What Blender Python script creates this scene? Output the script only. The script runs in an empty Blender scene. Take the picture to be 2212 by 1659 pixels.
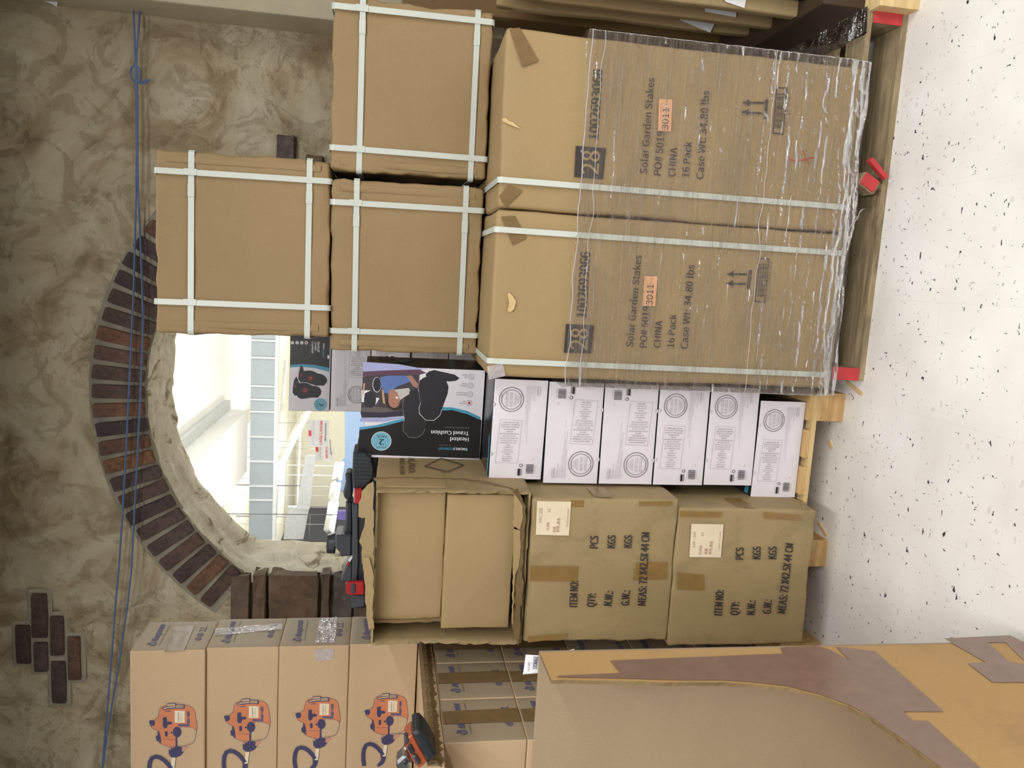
import bpy, bmesh, math, random
import numpy as np
from mathutils import Vector, Matrix, noise
random.seed(7)
C = bpy.context.scene.collection
PI = math.pi
# ------------------------------------------------------------------ camera
YAW, PITCH, ROLL, H, F = .14, .162, .037, 1.43, 1660.0
_fw = Vector((-math.sin(YAW)*math.cos(PITCH), math.cos(YAW)*math.cos(PITCH), -math.sin(PITCH)))
_r = Vector((math.cos(YAW), math.sin(YAW), 0)); _u = _r.cross(_fw)
_R = math.cos(ROLL)*_r + math.sin(ROLL)*_u; _U = -math.sin(ROLL)*_r + math.cos(ROLL)*_u
CAM = Vector((0, 0, H))
cd = bpy.data.cameras.new('camera'); cam = bpy.data.objects.new('camera', cd); C.objects.link(cam)
cd.sensor_fit = 'HORIZONTAL'; cd.sensor_width = 36; cd.lens = F/2212*36; cd.clip_start = .05; cd.clip_end = 200
m = Matrix.Identity(4)
for i, v in enumerate((-_U, _R, -_fw)):        # the phone was held on its side: image right is world down
    for k in range(3): m[k][i] = v[k]
cam.matrix_world = Matrix.Translation(CAM) @ m
bpy.context.scene.camera = cam
# ------------------------------------------------------------------ world, lights, exposure
w = bpy.data.worlds.new('world'); bpy.context.scene.world = w; w.use_nodes = True
w.node_tree.nodes['Background'].inputs[0].default_value = (1, .985, .955, 1)
w.node_tree.nodes['Background'].inputs[1].default_value = .11
vs = bpy.context.scene.view_settings
vs.view_transform = 'Standard'; vs.look = 'None'; vs.gamma = 1; vs.use_curve_mapping = False; vs.exposure = -0.06
def area(name, loc, size, power, rot=(0, 0, 0), col=(1, .97, .93)):
    l = bpy.data.lights.new(name, 'AREA'); l.shape = 'RECTANGLE'; l.size, l.size_y = size; l.energy = power; l.color = col
    o = bpy.data.objects.new(name, l); C.objects.link(o); o.location = loc; o.rotation_euler = rot; return o
for x, p in ((-2.5, 70), (0.1, 165), (2.7, 235)): area('strip_light', (x, -3.0, 3.0), (.2, 7.6), p*1.42, col=(1, .99, .965))
area('strip_light', (-.8, 2.45, 2.97), (3.4, .15), 13, col=(1, .99, .965))  # unseen strip added to brighten the back wall, fading towards its top
area('strip_light', (-4.2, .4, 3.0), (.2, 3.0), 40, col=(1, .99, .965))
for i, (x, y) in enumerate(((-3, 6), (0.5, 6), (-3, 10), (0.5, 10), (-4, 16), (0, 16), (-6, 22), (-1, 22))):
    l = bpy.data.lights.new('store_lamp', 'POINT'); l.energy = 120 if y < 12 else 210; l.shadow_soft_size = .05; l.color = (1, .99, .95)
    o = bpy.data.objects.new('store_lamp', l); C.objects.link(o); o.location = (x, y, 2.75)

# ------------------------------------------------------------------ pixel -> place helpers (used to measure positions on real planes)
def ray(x, y): return _fw + _R*((829.5-y)/F) + _U*((1106-x)/F)
def aty(x, y, Y): d = ray(x, y); return d*(Y/d.y) + CAM
def atz(x, y, z): d = ray(x, y); return d*((z-H)/d.z) + CAM
def atx(x, y, X): d = ray(x, y); return d*(X/d.x) + CAM

# ------------------------------------------------------------------ materials
def lin(c):
    return tuple(((v/255)/12.92 if v/255 <= .04045 else ((v/255+.055)/1.055)**2.4) for v in c) + (1,)
_mats = {}
def base_mat(name):
    m = bpy.data.materials.new(name); m.use_nodes = True
    nt = m.node_tree; return m, nt, nt.nodes, nt.links, nt.nodes['Principled BSDF']
def noise_node(N, L, scale, detail=3, rough=.5, coord='Object', stretch=None, dist=0):
    tc = N.new('ShaderNodeTexCoord'); mp = N.new('ShaderNodeMapping'); L.new(tc.outputs[coord], mp.inputs[0])
    if stretch: mp.inputs['Scale'].default_value = stretch
    n = N.new('ShaderNodeTexNoise'); n.inputs['Scale'].default_value = scale; n.inputs['Detail'].default_value = detail
    n.inputs['Roughness'].default_value = rough; n.inputs['Distortion'].default_value = dist
    L.new(mp.outputs[0], n.inputs['Vector']); return n
def ramp(N, L, src, stops):
    r = N.new('ShaderNodeValToRGB'); e = r.color_ramp.elements
    e[0].position, e[0].color = stops[0]; e[1].position, e[1].color = stops[-1]
    for p, c in stops[1:-1]:
        q = e.new(p); q.color = c
    L.new(src, r.inputs[0]); return r
def bump(N, L, src, bsdf, strength, distance=.002, prev=None):
    b = N.new('ShaderNodeBump'); b.inputs['Strength'].default_value = strength; b.inputs['Distance'].default_value = distance
    L.new(src, b.inputs['Height'])
    if prev: L.new(prev.outputs[0], b.inputs['Normal'])
    L.new(b.outputs[0], bsdf.inputs['Normal']); return b
def flat(name, rgb, rough=.6, metal=0, bumpy=0, coat=0, var=.06):
    if name in _mats: return _mats[name]
    m, nt, N, L, B = base_mat(name)
    c = lin(rgb); n = noise_node(N, L, 14, 3)
    r = ramp(N, L, n.outputs[0], [(.3, tuple(v*(1-var) for v in c[:3])+(1,)), (.7, tuple(min(1, v*(1+var)) for v in c[:3])+(1,))])
    L.new(r.outputs[0], B.inputs['Base Color'])
    B.inputs['Roughness'].default_value = rough; B.inputs['Metallic'].default_value = metal
    if coat: B.inputs['Coat Weight'].default_value = coat
    if bumpy:
        n2 = noise_node(N, L, 60, 4); bump(N, L, n2.outputs[0], B, bumpy)
    _mats[name] = m; return m
def cardboard(name, rgb, dirt=.08, crease=.3, stain=None):
    if name in _mats: return _mats[name]
    m, nt, N, L, B = base_mat(name); c = lin(rgb)
    big = noise_node(N, L, 4, 4, .55); fine = noise_node(N, L, 220, 2)
    r = ramp(N, L, big.outputs[0], [(.3, tuple(v*(1-dirt) for v in c[:3])+(1,)), (.7, tuple(v*(1+dirt*.6) for v in c[:3])+(1,))])
    mx = N.new('ShaderNodeMix'); mx.data_type = 'RGBA'; mx.blend_type = 'MULTIPLY'; mx.inputs[0].default_value = .35
    r2 = ramp(N, L, fine.outputs[0], [(.35, (.86, .85, .84, 1)), (.6, (1, 1, 1, 1))])
    L.new(r.outputs[0], mx.inputs[6]); L.new(r2.outputs[0], mx.inputs[7]); out = mx.outputs[2]
    if stain:
        st = noise_node(N, L, 7, 6, .7, dist=.4)
        r3 = ramp(N, L, st.outputs[0], [(.52, (0, 0, 0, 1)), (.68, (1, 1, 1, 1))])
        m2 = N.new('ShaderNodeMix'); m2.data_type = 'RGBA'; m2.inputs[7].default_value = lin(stain)
        ml = N.new('ShaderNodeMath'); ml.operation = 'MULTIPLY'; ml.inputs[1].default_value = .45
        L.new(r3.outputs[0], ml.inputs[0]); L.new(ml.outputs[0], m2.inputs[0]); L.new(out, m2.inputs[6]); out = m2.outputs[2]
    L.new(out, B.inputs['Base Color']); B.inputs['Roughness'].default_value = .62; B.inputs['Specular IOR Level'].default_value = .3
    wv = N.new('ShaderNodeTexWave'); wv.inputs['Scale'].default_value = 55; wv.bands_direction = 'X'
    tc = N.new('ShaderNodeTexCoord'); L.new(tc.outputs['Object'], wv.inputs[0])
    b1 = bump(N, L, wv.outputs[0], B, .05, .0008)
    n3 = noise_node(N, L, 9, 5, .6, dist=.6); bump(N, L, n3.outputs[0], B, crease, .006, b1)
    _mats[name] = m; return m
def tape_mat(name, rgb, rough=.2, alpha=1.0, crinkle=.5, scale=60):
    if name in _mats: return _mats[name]
    m, nt, N, L, B = base_mat(name); n = noise_node(N, L, 25, 4, .6)
    c = lin(rgb); r = ramp(N, L, n.outputs[0], [(.3, tuple(v*.88 for v in c[:3])+(1,)), (.7, tuple(min(1, v*1.1) for v in c[:3])+(1,))])
    L.new(r.outputs[0], B.inputs['Base Color']); B.inputs['Roughness'].default_value = rough
    B.inputs['Alpha'].default_value = alpha; B.inputs['Specular IOR Level'].default_value = .15 if rough > .4 else .7
    v = N.new('ShaderNodeTexVoronoi'); v.inputs['Scale'].default_value = scale; tc = N.new('ShaderNodeTexCoord'); L.new(tc.outputs['Object'], v.inputs[0])
    bump(N, L, v.outputs[0], B, crinkle, .002)
    _mats[name] = m; return m

K_A = cardboard('cardboard_smooth_tan', (148, 124, 88), .05, .35)
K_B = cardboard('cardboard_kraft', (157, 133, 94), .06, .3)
K_C = cardboard('cardboard_dusty_olive', (158, 137, 99), .08, .35, (120, 108, 78))
K_CI = cardboard('cardboard_inner_carton', (163, 139, 99), .04, .15)
K_H = cardboard('cardboard_peach', (194, 166, 132), .04, .12)
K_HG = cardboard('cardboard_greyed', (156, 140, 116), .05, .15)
K_D = cardboard('cardboard_orange_tan', (176, 141, 92), .04, .12, (150, 118, 80))
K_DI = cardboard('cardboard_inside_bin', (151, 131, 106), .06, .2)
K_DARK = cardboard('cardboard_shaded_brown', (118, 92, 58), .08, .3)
K_EDGE = cardboard('corrugated_edge', (120, 98, 66), .35, 1.0)
M_STRAP = flat('strap_plastic', (194, 199, 190), .35, 0, .1, var=.02)
INK = flat('black_ink', (52, 46, 42), .7); INK2 = flat('faded_ink', (96, 82, 60), .7)
BLUEINK = flat('navy_ink', (62, 58, 92), .7); BLUEGREY = flat('navy_ink_faded', (88, 84, 114), .7)
M_OR = flat('orange_ink', (200, 124, 84), .6); M_PINK = flat('pink_ink', (196, 140, 122), .6)
M_LAB = flat('label_paper', (224, 208, 180), .6); M_PEACH = flat('peach_sticker', (232, 172, 128), .5)
M_RED = flat('red_marker', (176, 40, 36), .5); M_MAG = flat('faded_pink_ink', (170, 128, 118), .7); M_BRN = flat('faded_brown_ink', (150, 126, 108), .7)
M_WBOX = flat('white_coated_card', (222, 217, 224), .32, 0, 0, .1, var=.02)
M_BLK = flat('black_coated_card', (34, 33, 36), .3, 0, 0, .1)
M_GREYT = flat('grey_print', (130, 124, 132), .5); M_DGREYT = flat('dark_grey_print', (84, 78, 84), .5)
M_CYAN = flat('cyan_print', (72, 150, 178), .4); M_BADGE = flat('badge_blue', (112, 170, 192), .4)
M_WHITE = flat('white_print', (225, 222, 226), .4); M_LILAC = flat('lilac_print', (160, 164, 205), .4)
M_BROWNTAPE = tape_mat('brown_packing_tape', (118, 96, 64), .42, 1, .35, 30)
M_PURPTAPE = tape_mat('purple_brown_tape', (122, 94, 78), .22, 1, .6, 14)
M_DULLTAPE = tape_mat('dull_tan_tape', (150, 118, 68), .3, .75, .3, 25)
M_CLEAR = tape_mat('clear_crinkled_tape', (205, 200, 205), .12, .55, 1.0, 160)
M_BP = flat('black_plastic', (38, 41, 48), .42, 0, .08); M_BP2 = flat('charcoal_plastic', (66, 68, 74), .4, 0, .08)
M_REDP = flat('red_plastic', (172, 34, 36), .35); M_ORP = flat('orange_plastic', (166, 84, 54), .4)
M_METAL = flat('cast_metal', (176, 176, 178), .3, 1, .1); M_BLKM = flat('black_steel', (26, 27, 30), .4, .3)
M_PAPER = flat('white_paper', (225, 224, 226), .6)
M_ROPE = flat('blue_rope', (84, 106, 146), .7, 0, .5)
def wood(name, a, b):
    m, nt, N, L, B = base_mat(name)
    n = noise_node(N, L, 18, 5, .6, stretch=(.25, 2, 2), dist=1.0); r = ramp(N, L, n.outputs[0], [(.32, lin(a)), (.68, lin(b))])
    L.new(r.outputs[0], B.inputs['Base Color']); B.inputs['Roughness'].default_value = .8; bump(N, L, n.outputs[0], B, .35, .002); _mats[name] = m; return m
W_OLD = wood('weathered_wood', (104, 90, 66), (158, 140, 108)); W_NEW = wood('fresh_pine', (176, 138, 88), (212, 178, 124)); W_PAL = wood('pale_pine', (196, 166, 116), (222, 196, 146))
M_REDPAINT = flat('red_paint_on_wood', (176, 52, 54), .7, 0, .6, var=.2)

def plaster():
    m, nt, N, L, B = base_mat('plaster')
    n1 = noise_node(N, L, 2.6, 9, .6, dist=1.8); n2 = noise_node(N, L, 6.5, 9, .62, dist=1.5); n3 = noise_node(N, L, 1.1, 3); n5 = noise_node(N, L, 4.2, 7, .55, dist=2.2)
    r1 = ramp(N, L, n1.outputs[0], [(.34, lin((142, 125, 96))), (.44, lin((160, 144, 115))), (.47, lin((170, 156, 128))), (.56, lin((178, 166, 140))), (.7, lin((190, 180, 156)))])
    r2 = ramp(N, L, n2.outputs[0], [(.40, (.78, .75, .69, 1)), (.455, (.9, .88, .84, 1)), (.465, (1, 1, 1, 1)), (.62, (1.04, 1.04, 1.04, 1))])
    mx = N.new('ShaderNodeMix'); mx.data_type = 'RGBA'; mx.blend_type = 'MULTIPLY'; mx.inputs[0].default_value = .85
    L.new(r1.outputs[0], mx.inputs[6]); L.new(r2.outputs[0], mx.inputs[7])
    r3 = ramp(N, L, n3.outputs[0], [(.35, (.86, .84, .80, 1)), (.65, (1.02, 1.02, 1.02, 1))])
    m2 = N.new('ShaderNodeMix'); m2.data_type = 'RGBA'; m2.blend_type = 'MULTIPLY'; m2.inputs[0].default_value = 1
    L.new(mx.outputs[2], m2.inputs[6]); L.new(r3.outputs[0], m2.inputs[7])
    r4 = ramp(N, L, n5.outputs[0], [(.482, (1, 1, 1, 1)), (.495, (.62, .57, .5, 1)), (.508, (1, 1, 1, 1))])     # hairline cracks and trowel edges
    r5 = ramp(N, L, n3.outputs[0], [(.46, (0, 0, 0, 1)), (.56, (.9, .9, .9, 1))])
    m3 = N.new('ShaderNodeMix'); m3.data_type = 'RGBA'; m3.blend_type = 'MULTIPLY'; L.new(r5.outputs[0], m3.inputs[0]); L.new(m2.outputs[2], m3.inputs[6]); L.new(r4.outputs[0], m3.inputs[7]); L.new(m3.outputs[2], B.inputs['Base Color'])
    B.inputs['Roughness'].default_value = .85
    b = bump(N, L, r2.outputs[0], B, .6, .012); n4 = noise_node(N, L, 60, 5, .6); b2 = bump(N, L, n4.outputs[0], B, .3, .004, b); bump(N, L, n1.outputs[0], B, .5, .03, b2)
    return m
M_PLASTER = plaster()
def reveal_mat():
    m, nt, N, L, B = base_mat('pale_rough_plaster')
    n = noise_node(N, L, 9, 8, .65, stretch=(1, .5, 1), dist=1.3)
    r = ramp(N, L, n.outputs[0], [(.37, lin((146, 132, 106))), (.43, lin((204, 195, 172))), (.7, lin((224, 218, 202)))])
    L.new(r.outputs[0], B.inputs['Base Color']); B.inputs['Roughness'].default_value = .85; bump(N, L, n.outputs[0], B, .7, .02); return m
M_REVEAL = reveal_mat()
def brick_mat():
    m, nt, N, L, B = base_mat('old_brick'); oi = N.new('ShaderNodeObjectInfo')
    r = ramp(N, L, oi.outputs['Random'], [(0, lin((66, 57, 56))), (.3, lin((94, 72, 62))), (.55, lin((78, 67, 66))), (.8, lin((122, 86, 62))), (1, lin((58, 51, 50)))])
    n = noise_node(N, L, 16, 5, .7, dist=.8); r2 = ramp(N, L, n.outputs[0], [(.35, (.5, .5, .55, 1)), (.65, (1.25, 1.2, 1.15, 1))])
    mx = N.new('ShaderNodeMix'); mx.data_type = 'RGBA'; mx.blend_type = 'MULTIPLY'; mx.inputs[0].default_value = 1
    L.new(r.outputs[0], mx.inputs[6]); L.new(r2.outputs[0], mx.inputs[7]); L.new(mx.outputs[2], B.inputs['Base Color'])
    B.inputs['Roughness'].default_value = .85; bump(N, L, n.outputs[0], B, .5, .006); return m
M_BRICK = brick_mat()
def stone_mat():
    m, nt, N, L, B = base_mat('dark_stone'); oi = N.new('ShaderNodeObjectInfo')
    r = ramp(N, L, oi.outputs['Random'], [(0, lin((84, 80, 80))), (.5, lin((108, 88, 68))), (1, lin((94, 78, 72)))])
    n = noise_node(N, L, 9, 7, .7, dist=.8); r2 = ramp(N, L, n.outputs[0], [(.35, (.5, .48, .46, 1)), (.65, (1.2, 1.15, 1.1, 1))])
    mx = N.new('ShaderNodeMix'); mx.data_type = 'RGBA'; mx.blend_type = 'MULTIPLY'; mx.inputs[0].default_value = 1
    L.new(r.outputs[0], mx.inputs[6]); L.new(r2.outputs[0], mx.inputs[7]); L.new(mx.outputs[2], B.inputs['Base Color'])
    B.inputs['Roughness'].default_value = .8; bump(N, L, n.outputs[0], B, .8, .01); return m
M_STONE = stone_mat()
M_MORTAR = flat('grey_mortar', (150, 142, 124), .9, 0, .6, var=.15)
def floor_mat():
    m, nt, N, L, B = base_mat('speckled_vinyl_floor')
    tc = N.new('ShaderNodeTexCoord'); mp = N.new('ShaderNodeMapping'); L.new(tc.outputs['Object'], mp.inputs[0])
    nn = N.new('ShaderNodeTexNoise'); nn.inputs['Scale'].default_value = 4; nn.inputs['Detail'].default_value = 6; L.new(mp.outputs[0], nn.inputs['Vector'])
    r = ramp(N, L, nn.outputs[0], [(.3, lin((220, 216, 209))), (.7, lin((236, 233, 227)))]); out = r.outputs[0]
    for sc, thr, sel, col, st, rot in ((36, .20, .10, (46, 46, 58), (1.0, 1.9, 1), .5), (80, .24, .07, (84, 80, 88), (1.6, 1, 1), 1.2), (45, .3, .12, (212, 205, 197), (1, 1.6, 1), 0)):
        m2 = N.new('ShaderNodeMapping'); m2.inputs['Scale'].default_value = st; m2.inputs['Rotation'].default_value = (0, 0, rot); L.new(tc.outputs['Object'], m2.inputs[0])
        wn = N.new('ShaderNodeTexNoise'); wn.inputs['Scale'].default_value = 60; L.new(m2.outputs[0], wn.inputs['Vector'])
        ad = N.new('ShaderNodeVectorMath'); ad.operation = 'MULTIPLY_ADD'; ad.inputs[1].default_value = (.035, .035, 0); L.new(wn.outputs['Color'], ad.inputs[0]); L.new(m2.outputs[0], ad.inputs[2])
        v = N.new('ShaderNodeTexVoronoi'); v.inputs['Scale'].default_value = sc; v.voronoi_dimensions = '2D'; L.new(ad.outputs[0], v.inputs['Vector'])
        sp = N.new('ShaderNodeSeparateColor'); L.new(v.outputs['Color'], sp.inputs[0])
        a = N.new('ShaderNodeMath'); a.operation = 'LESS_THAN'; a.inputs[1].default_value = sel; L.new(sp.outputs[0], a.inputs[0])
        sz = N.new('ShaderNodeMath'); sz.operation = 'MULTIPLY'; sz.inputs[1].default_value = thr; L.new(sp.outputs[1], sz.inputs[0])
        b = N.new('ShaderNodeMath'); b.operation = 'LESS_THAN'; L.new(v.outputs['Distance'], b.inputs[0]); L.new(sz.outputs[0], b.inputs[1])
        c = N.new('ShaderNodeMath'); c.operation = 'MULTIPLY'; L.new(a.outputs[0], c.inputs[0]); L.new(b.outputs[0], c.inputs[1])
        mx = N.new('ShaderNodeMix'); mx.data_type = 'RGBA'; mx.inputs[7].default_value = lin(col); L.new(c.outputs[0], mx.inputs[0]); L.new(out, mx.inputs[6]); out = mx.outputs[2]
    br = N.new('ShaderNodeTexBrick'); br.offset = 0; br.inputs['Scale'].default_value = 1; br.inputs['Brick Width'].default_value = .305; br.inputs['Row Height'].default_value = .305
    br.inputs['Mortar Size'].default_value = .0012; br.inputs['Color1'].default_value = br.inputs['Color2'].default_value = (1, 1, 1, 1); br.inputs['Mortar'].default_value = (.955, .95, .94, 1); L.new(tc.outputs['Object'], br.inputs['Vector'])
    mx = N.new('ShaderNodeMix'); mx.data_type = 'RGBA'; mx.blend_type = 'MULTIPLY'; mx.inputs[0].default_value = 1; L.new(out, mx.inputs[6]); L.new(br.outputs[0], mx.inputs[7])
    L.new(mx.outputs[2], B.inputs['Base Color']); B.inputs['Roughness'].default_value = .38; bump(N, L, nn.outputs[0], B, .05, .01); return m
M_FLOOR = floor_mat()
def film_mat():
    m, nt, N, L, B = base_mat('stretch_film'); out = [n for n in N if n.type == 'OUTPUT_MATERIAL'][0]
    tr = N.new('ShaderNodeBsdfTransparent'); mix = N.new('ShaderNodeMixShader'); gl = N.new('ShaderNodeBsdfGlossy'); fr = N.new('ShaderNodeFresnel'); mix2 = N.new('ShaderNodeMixShader')
    n = noise_node(N, L, 5, 6, .7, stretch=(1, 1, 14), dist=.6); n2 = noise_node(N, L, 16, 5, .7, stretch=(.5, 1, 9), dist=1.4)
    r = ramp(N, L, n.outputs[0], [(.38, (.08, .08, .08, 1)), (.5, (.17, .17, .17, 1)), (.66, (.48, .48, .48, 1))])
    r2 = ramp(N, L, n2.outputs[0], [(.56, (0, 0, 0, 1)), (.68, (.36, .36, .36, 1))])
    ad = N.new('ShaderNodeMath'); ad.operation = 'ADD'; L.new(r.outputs[0], ad.inputs[0]); L.new(r2.outputs[0], ad.inputs[1])
    L.new(ad.outputs[0], mix.inputs[0]); L.new(tr.outputs[0], mix.inputs[1]); L.new(B.outputs[0], mix.inputs[2])
    B.inputs['Base Color'].default_value = lin((176, 160, 146)); B.inputs['Roughness'].default_value = .4; B.inputs['Specular IOR Level'].default_value = .2
    b = bump(N, L, n.outputs[0], B, .9, .012); b2 = bump(N, L, n2.outputs[0], B, 1.0, .014, b)
    gl.inputs['Roughness'].default_value = .07; L.new(b2.outputs[0], gl.inputs['Normal']); fr.inputs['IOR'].default_value = 1.5
    L.new(fr.outputs[0], mix2.inputs[0]); L.new(mix.outputs[0], mix2.inputs[1]); L.new(gl.outputs[0], mix2.inputs[2]); L.new(mix2.outputs[0], out.inputs[0]); return m
M_FILM = film_mat()
def emis(name, col, s):
    m, nt, N, L, B = base_mat(name); B.inputs['Base Color'].default_value = lin(col); B.inputs['Emission Color'].default_value = lin(col); B.inputs['Emission Strength'].default_value = s; return m

# ------------------------------------------------------------------ object helpers
def link(name, me, parent=None, loc=None, rz=0):
    o = bpy.data.objects.new(name, me); C.objects.link(o)
    if parent: o.parent = parent
    if loc is not None: o.location = loc
    if rz: o.rotation_euler = (0, 0, rz)
    return o
def mesh(name, verts, faces, mats, smooth=False, fm=None):
    me = bpy.data.meshes.new(name); me.from_pydata([tuple(v) for v in verts], [], faces)
    for mm in (mats if isinstance(mats, (list, tuple)) else [mats]): me.materials.append(mm)
    if fm is not None: me.polygons.foreach_set('material_index', fm)
    if smooth: me.polygons.foreach_set('use_smooth', [True]*len(me.polygons))
    me.update(); return me
def wmat(o):
    return (wmat(o.parent) @ o.matrix_parent_inverse @ o.matrix_basis) if o.parent else o.matrix_basis.copy()
def tag(o, label=None, cat=None, group=None, kind=None):
    for k, v in (('label', label), ('category', cat), ('group', group), ('kind', kind)):
        if v: o[k] = v
    return o
def empty(name, loc, rz=0):
    o = bpy.data.objects.new(name, None); C.objects.link(o); o.location = loc; o.rotation_euler = (0, 0, rz); return o
def bm_mesh(name, bm, mats, smooth=False):
    me = bpy.data.meshes.new(name); bmesh.ops.recalc_face_normals(bm, faces=bm.faces); bm.to_mesh(me); bm.free()
    for mm in (mats if isinstance(mats, (list, tuple)) else [mats]): me.materials.append(mm)
    if smooth: me.polygons.foreach_set('use_smooth', [True]*len(me.polygons))
    return me
def box_bm(size, center=(0, 0, 0), bev=.002, rot=None, bm=None):
    bm2 = bmesh.new(); bmesh.ops.create_cube(bm2, size=1)
    for v in bm2.verts: v.co = Vector((v.co.x*size[0], v.co.y*size[1], v.co.z*size[2]))
    if bev: bmesh.ops.bevel(bm2, geom=bm2.edges[:], offset=bev, segments=2, affect='EDGES', profile=.6)
    M = Matrix.Translation(center) @ (rot.to_4x4() if rot else Matrix.Identity(4))
    for v in bm2.verts: v.co = M @ v.co
    if bm is None: return bm2
    t = bpy.data.meshes.new('t'); bm2.to_mesh(t); bm2.free(); bm.from_mesh(t); bpy.data.meshes.remove(t); return bm
def softbox(name, wd, dp, ht, mats, r=.006, n=14, amp=.004, seed=0, crush=0.0):
    """closed carton with rounded, slightly crushed edges and softly bulging panels; origin at the middle of its base"""
    bm = bmesh.new(); hx, hy, hz = wd/2, dp/2, ht/2; axes = []
    for a in range(3):
        for s in (-1, 1): axes.append((a, s))
    hh = (hx, hy, hz)
    for a, s in axes:
        b, c = (a+1) % 3, (a+2) % 3; grid = []
        def cuts(h):
            q = [-h, -h+r*.5, -h+r]; k = max(2, n); q += [-h+r+(2*h-2*r)*i/k for i in range(1, k)]; q += [h-r, h-r*.5, h]; return q
        cb, cc = cuts(hh[b]), cuts(hh[c])
        for vb in cb:
            row = []
            for vc in cc:
                p = [0, 0, 0]; p[a] = s*hh[a]; p[b] = vb; p[c] = vc
                q = Vector([max(-hh[k]+r, min(hh[k]-r, p[k])) for k in range(3)]); d = Vector(p)-q
                nn = d.normalized() if d.length > 1e-9 else Vector(); P = q + nn*r
                row.append(bm.verts.new(P))
            grid.append(row)
        for i in range(len(cb)-1):
            for j in range(len(cc)-1):
                bm.faces.new((grid[i][j], grid[i+1][j], grid[i+1][j+1], grid[i][j+1]))
    bmesh.ops.remove_doubles(bm, verts=bm.verts, dist=1e-5)
    off = Vector((seed*7.3, seed*3.1, seed*1.7))
    for v in bm.verts:
        p = v.co; e = [abs(p[k])/hh[k] for k in range(3)]; s2 = sorted(e)
        edge = max(0, (s2[1]-.9)/.1)
        nv = noise.noise_vector(p*5+off); nv2 = noise.noise_vector(p*22+off)
        v.co = p + nv*amp + nv2*(amp*.35 + crush*edge)
        v.co.z = max(v.co.z + hz, 0.0)
    return bm_mesh(name, bm, mats, True)
class Face:
    """a flat side of a box object, with local metres (s right, t up) and a pixel measuring helper"""
    def __init__(self, root, dims, side='front', out=.0):
        w_, d_, h_ = dims; self.root = root; bpy.context.view_layer.update(); self.inv = root.matrix_world.inverted()
        if side == 'front': self.o, self.ex, self.ez, self.n = Vector((0, -d_/2-out, 0)), Vector((1, 0, 0)), Vector((0, 0, 1)), Vector((0, -1, 0))
        elif side == 'right': self.o, self.ex, self.ez, self.n = Vector((w_/2+out, 0, 0)), Vector((0, 1, 0)), Vector((0, 0, 1)), Vector((1, 0, 0))
        elif side == 'top': self.o, self.ex, self.ez, self.n = Vector((0, 0, h_+out)), Vector((1, 0, 0)), Vector((0, 1, 0)), Vector((0, 0, 1))
    def hit(self, x, y):
        c = self.inv @ CAM; d = self.inv.to_3x3() @ ray(x, y); t = (self.o-c).dot(self.n)/d.dot(self.n); p = c+d*t-self.o
        return (p.dot(self.ex), p.dot(self.ez))
    def P(self, s, t, lift): return self.o + self.ex*s + self.ez*t + self.n*lift
_tc = {}
try:
    import os
    FONT = bpy.data.fonts.load(os.path.join(bpy.utils.resource_path('LOCAL'), 'datafiles', 'fonts', 'Noto Sans CJK Regular.woff2'))
except Exception:
    FONT = None
_cap = []
def cap():
    if not _cap:
        cu = bpy.data.curves.new('t', 'FONT'); cu.body = 'H'; cu.size = 1
        if FONT: cu.font = FONT
        o = bpy.data.objects.new('t', cu); C.objects.link(o); bpy.context.view_layer.update(); me = o.to_mesh(); _cap.append(max(v.co.y for v in me.vertices)); o.to_mesh_clear()
        bpy.data.objects.remove(o); bpy.data.curves.remove(cu)
    return _cap[0]
def glyphs(txt, bold=0.0):
    k = (txt, bold)
    if k in _tc: return _tc[k]
    cu = bpy.data.curves.new('t', 'FONT'); cu.body = txt; cu.size = 1
    if FONT: cu.font = FONT
    cu.resolution_u = 2 if len(txt) > 14 else 4; cu.offset = bold
    o = bpy.data.objects.new('t', cu); C.objects.link(o); bpy.context.view_layer.update()
    me = o.to_mesh(); V = [(v.co.x, v.co.y) for v in me.vertices]; Fc = [list(p.vertices) for p in me.polygons]; o.to_mesh_clear()
    bpy.data.objects.remove(o); bpy.data.curves.remove(cu)
    if V:
        x0 = min(v[0] for v in V); x1 = max(v[0] for v in V); V = [((v[0]-x0)/max(x1-x0, 1e-6), v[1]/cap()) for v in V]
    _tc[k] = (V, Fc); return _tc[k]
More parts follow.
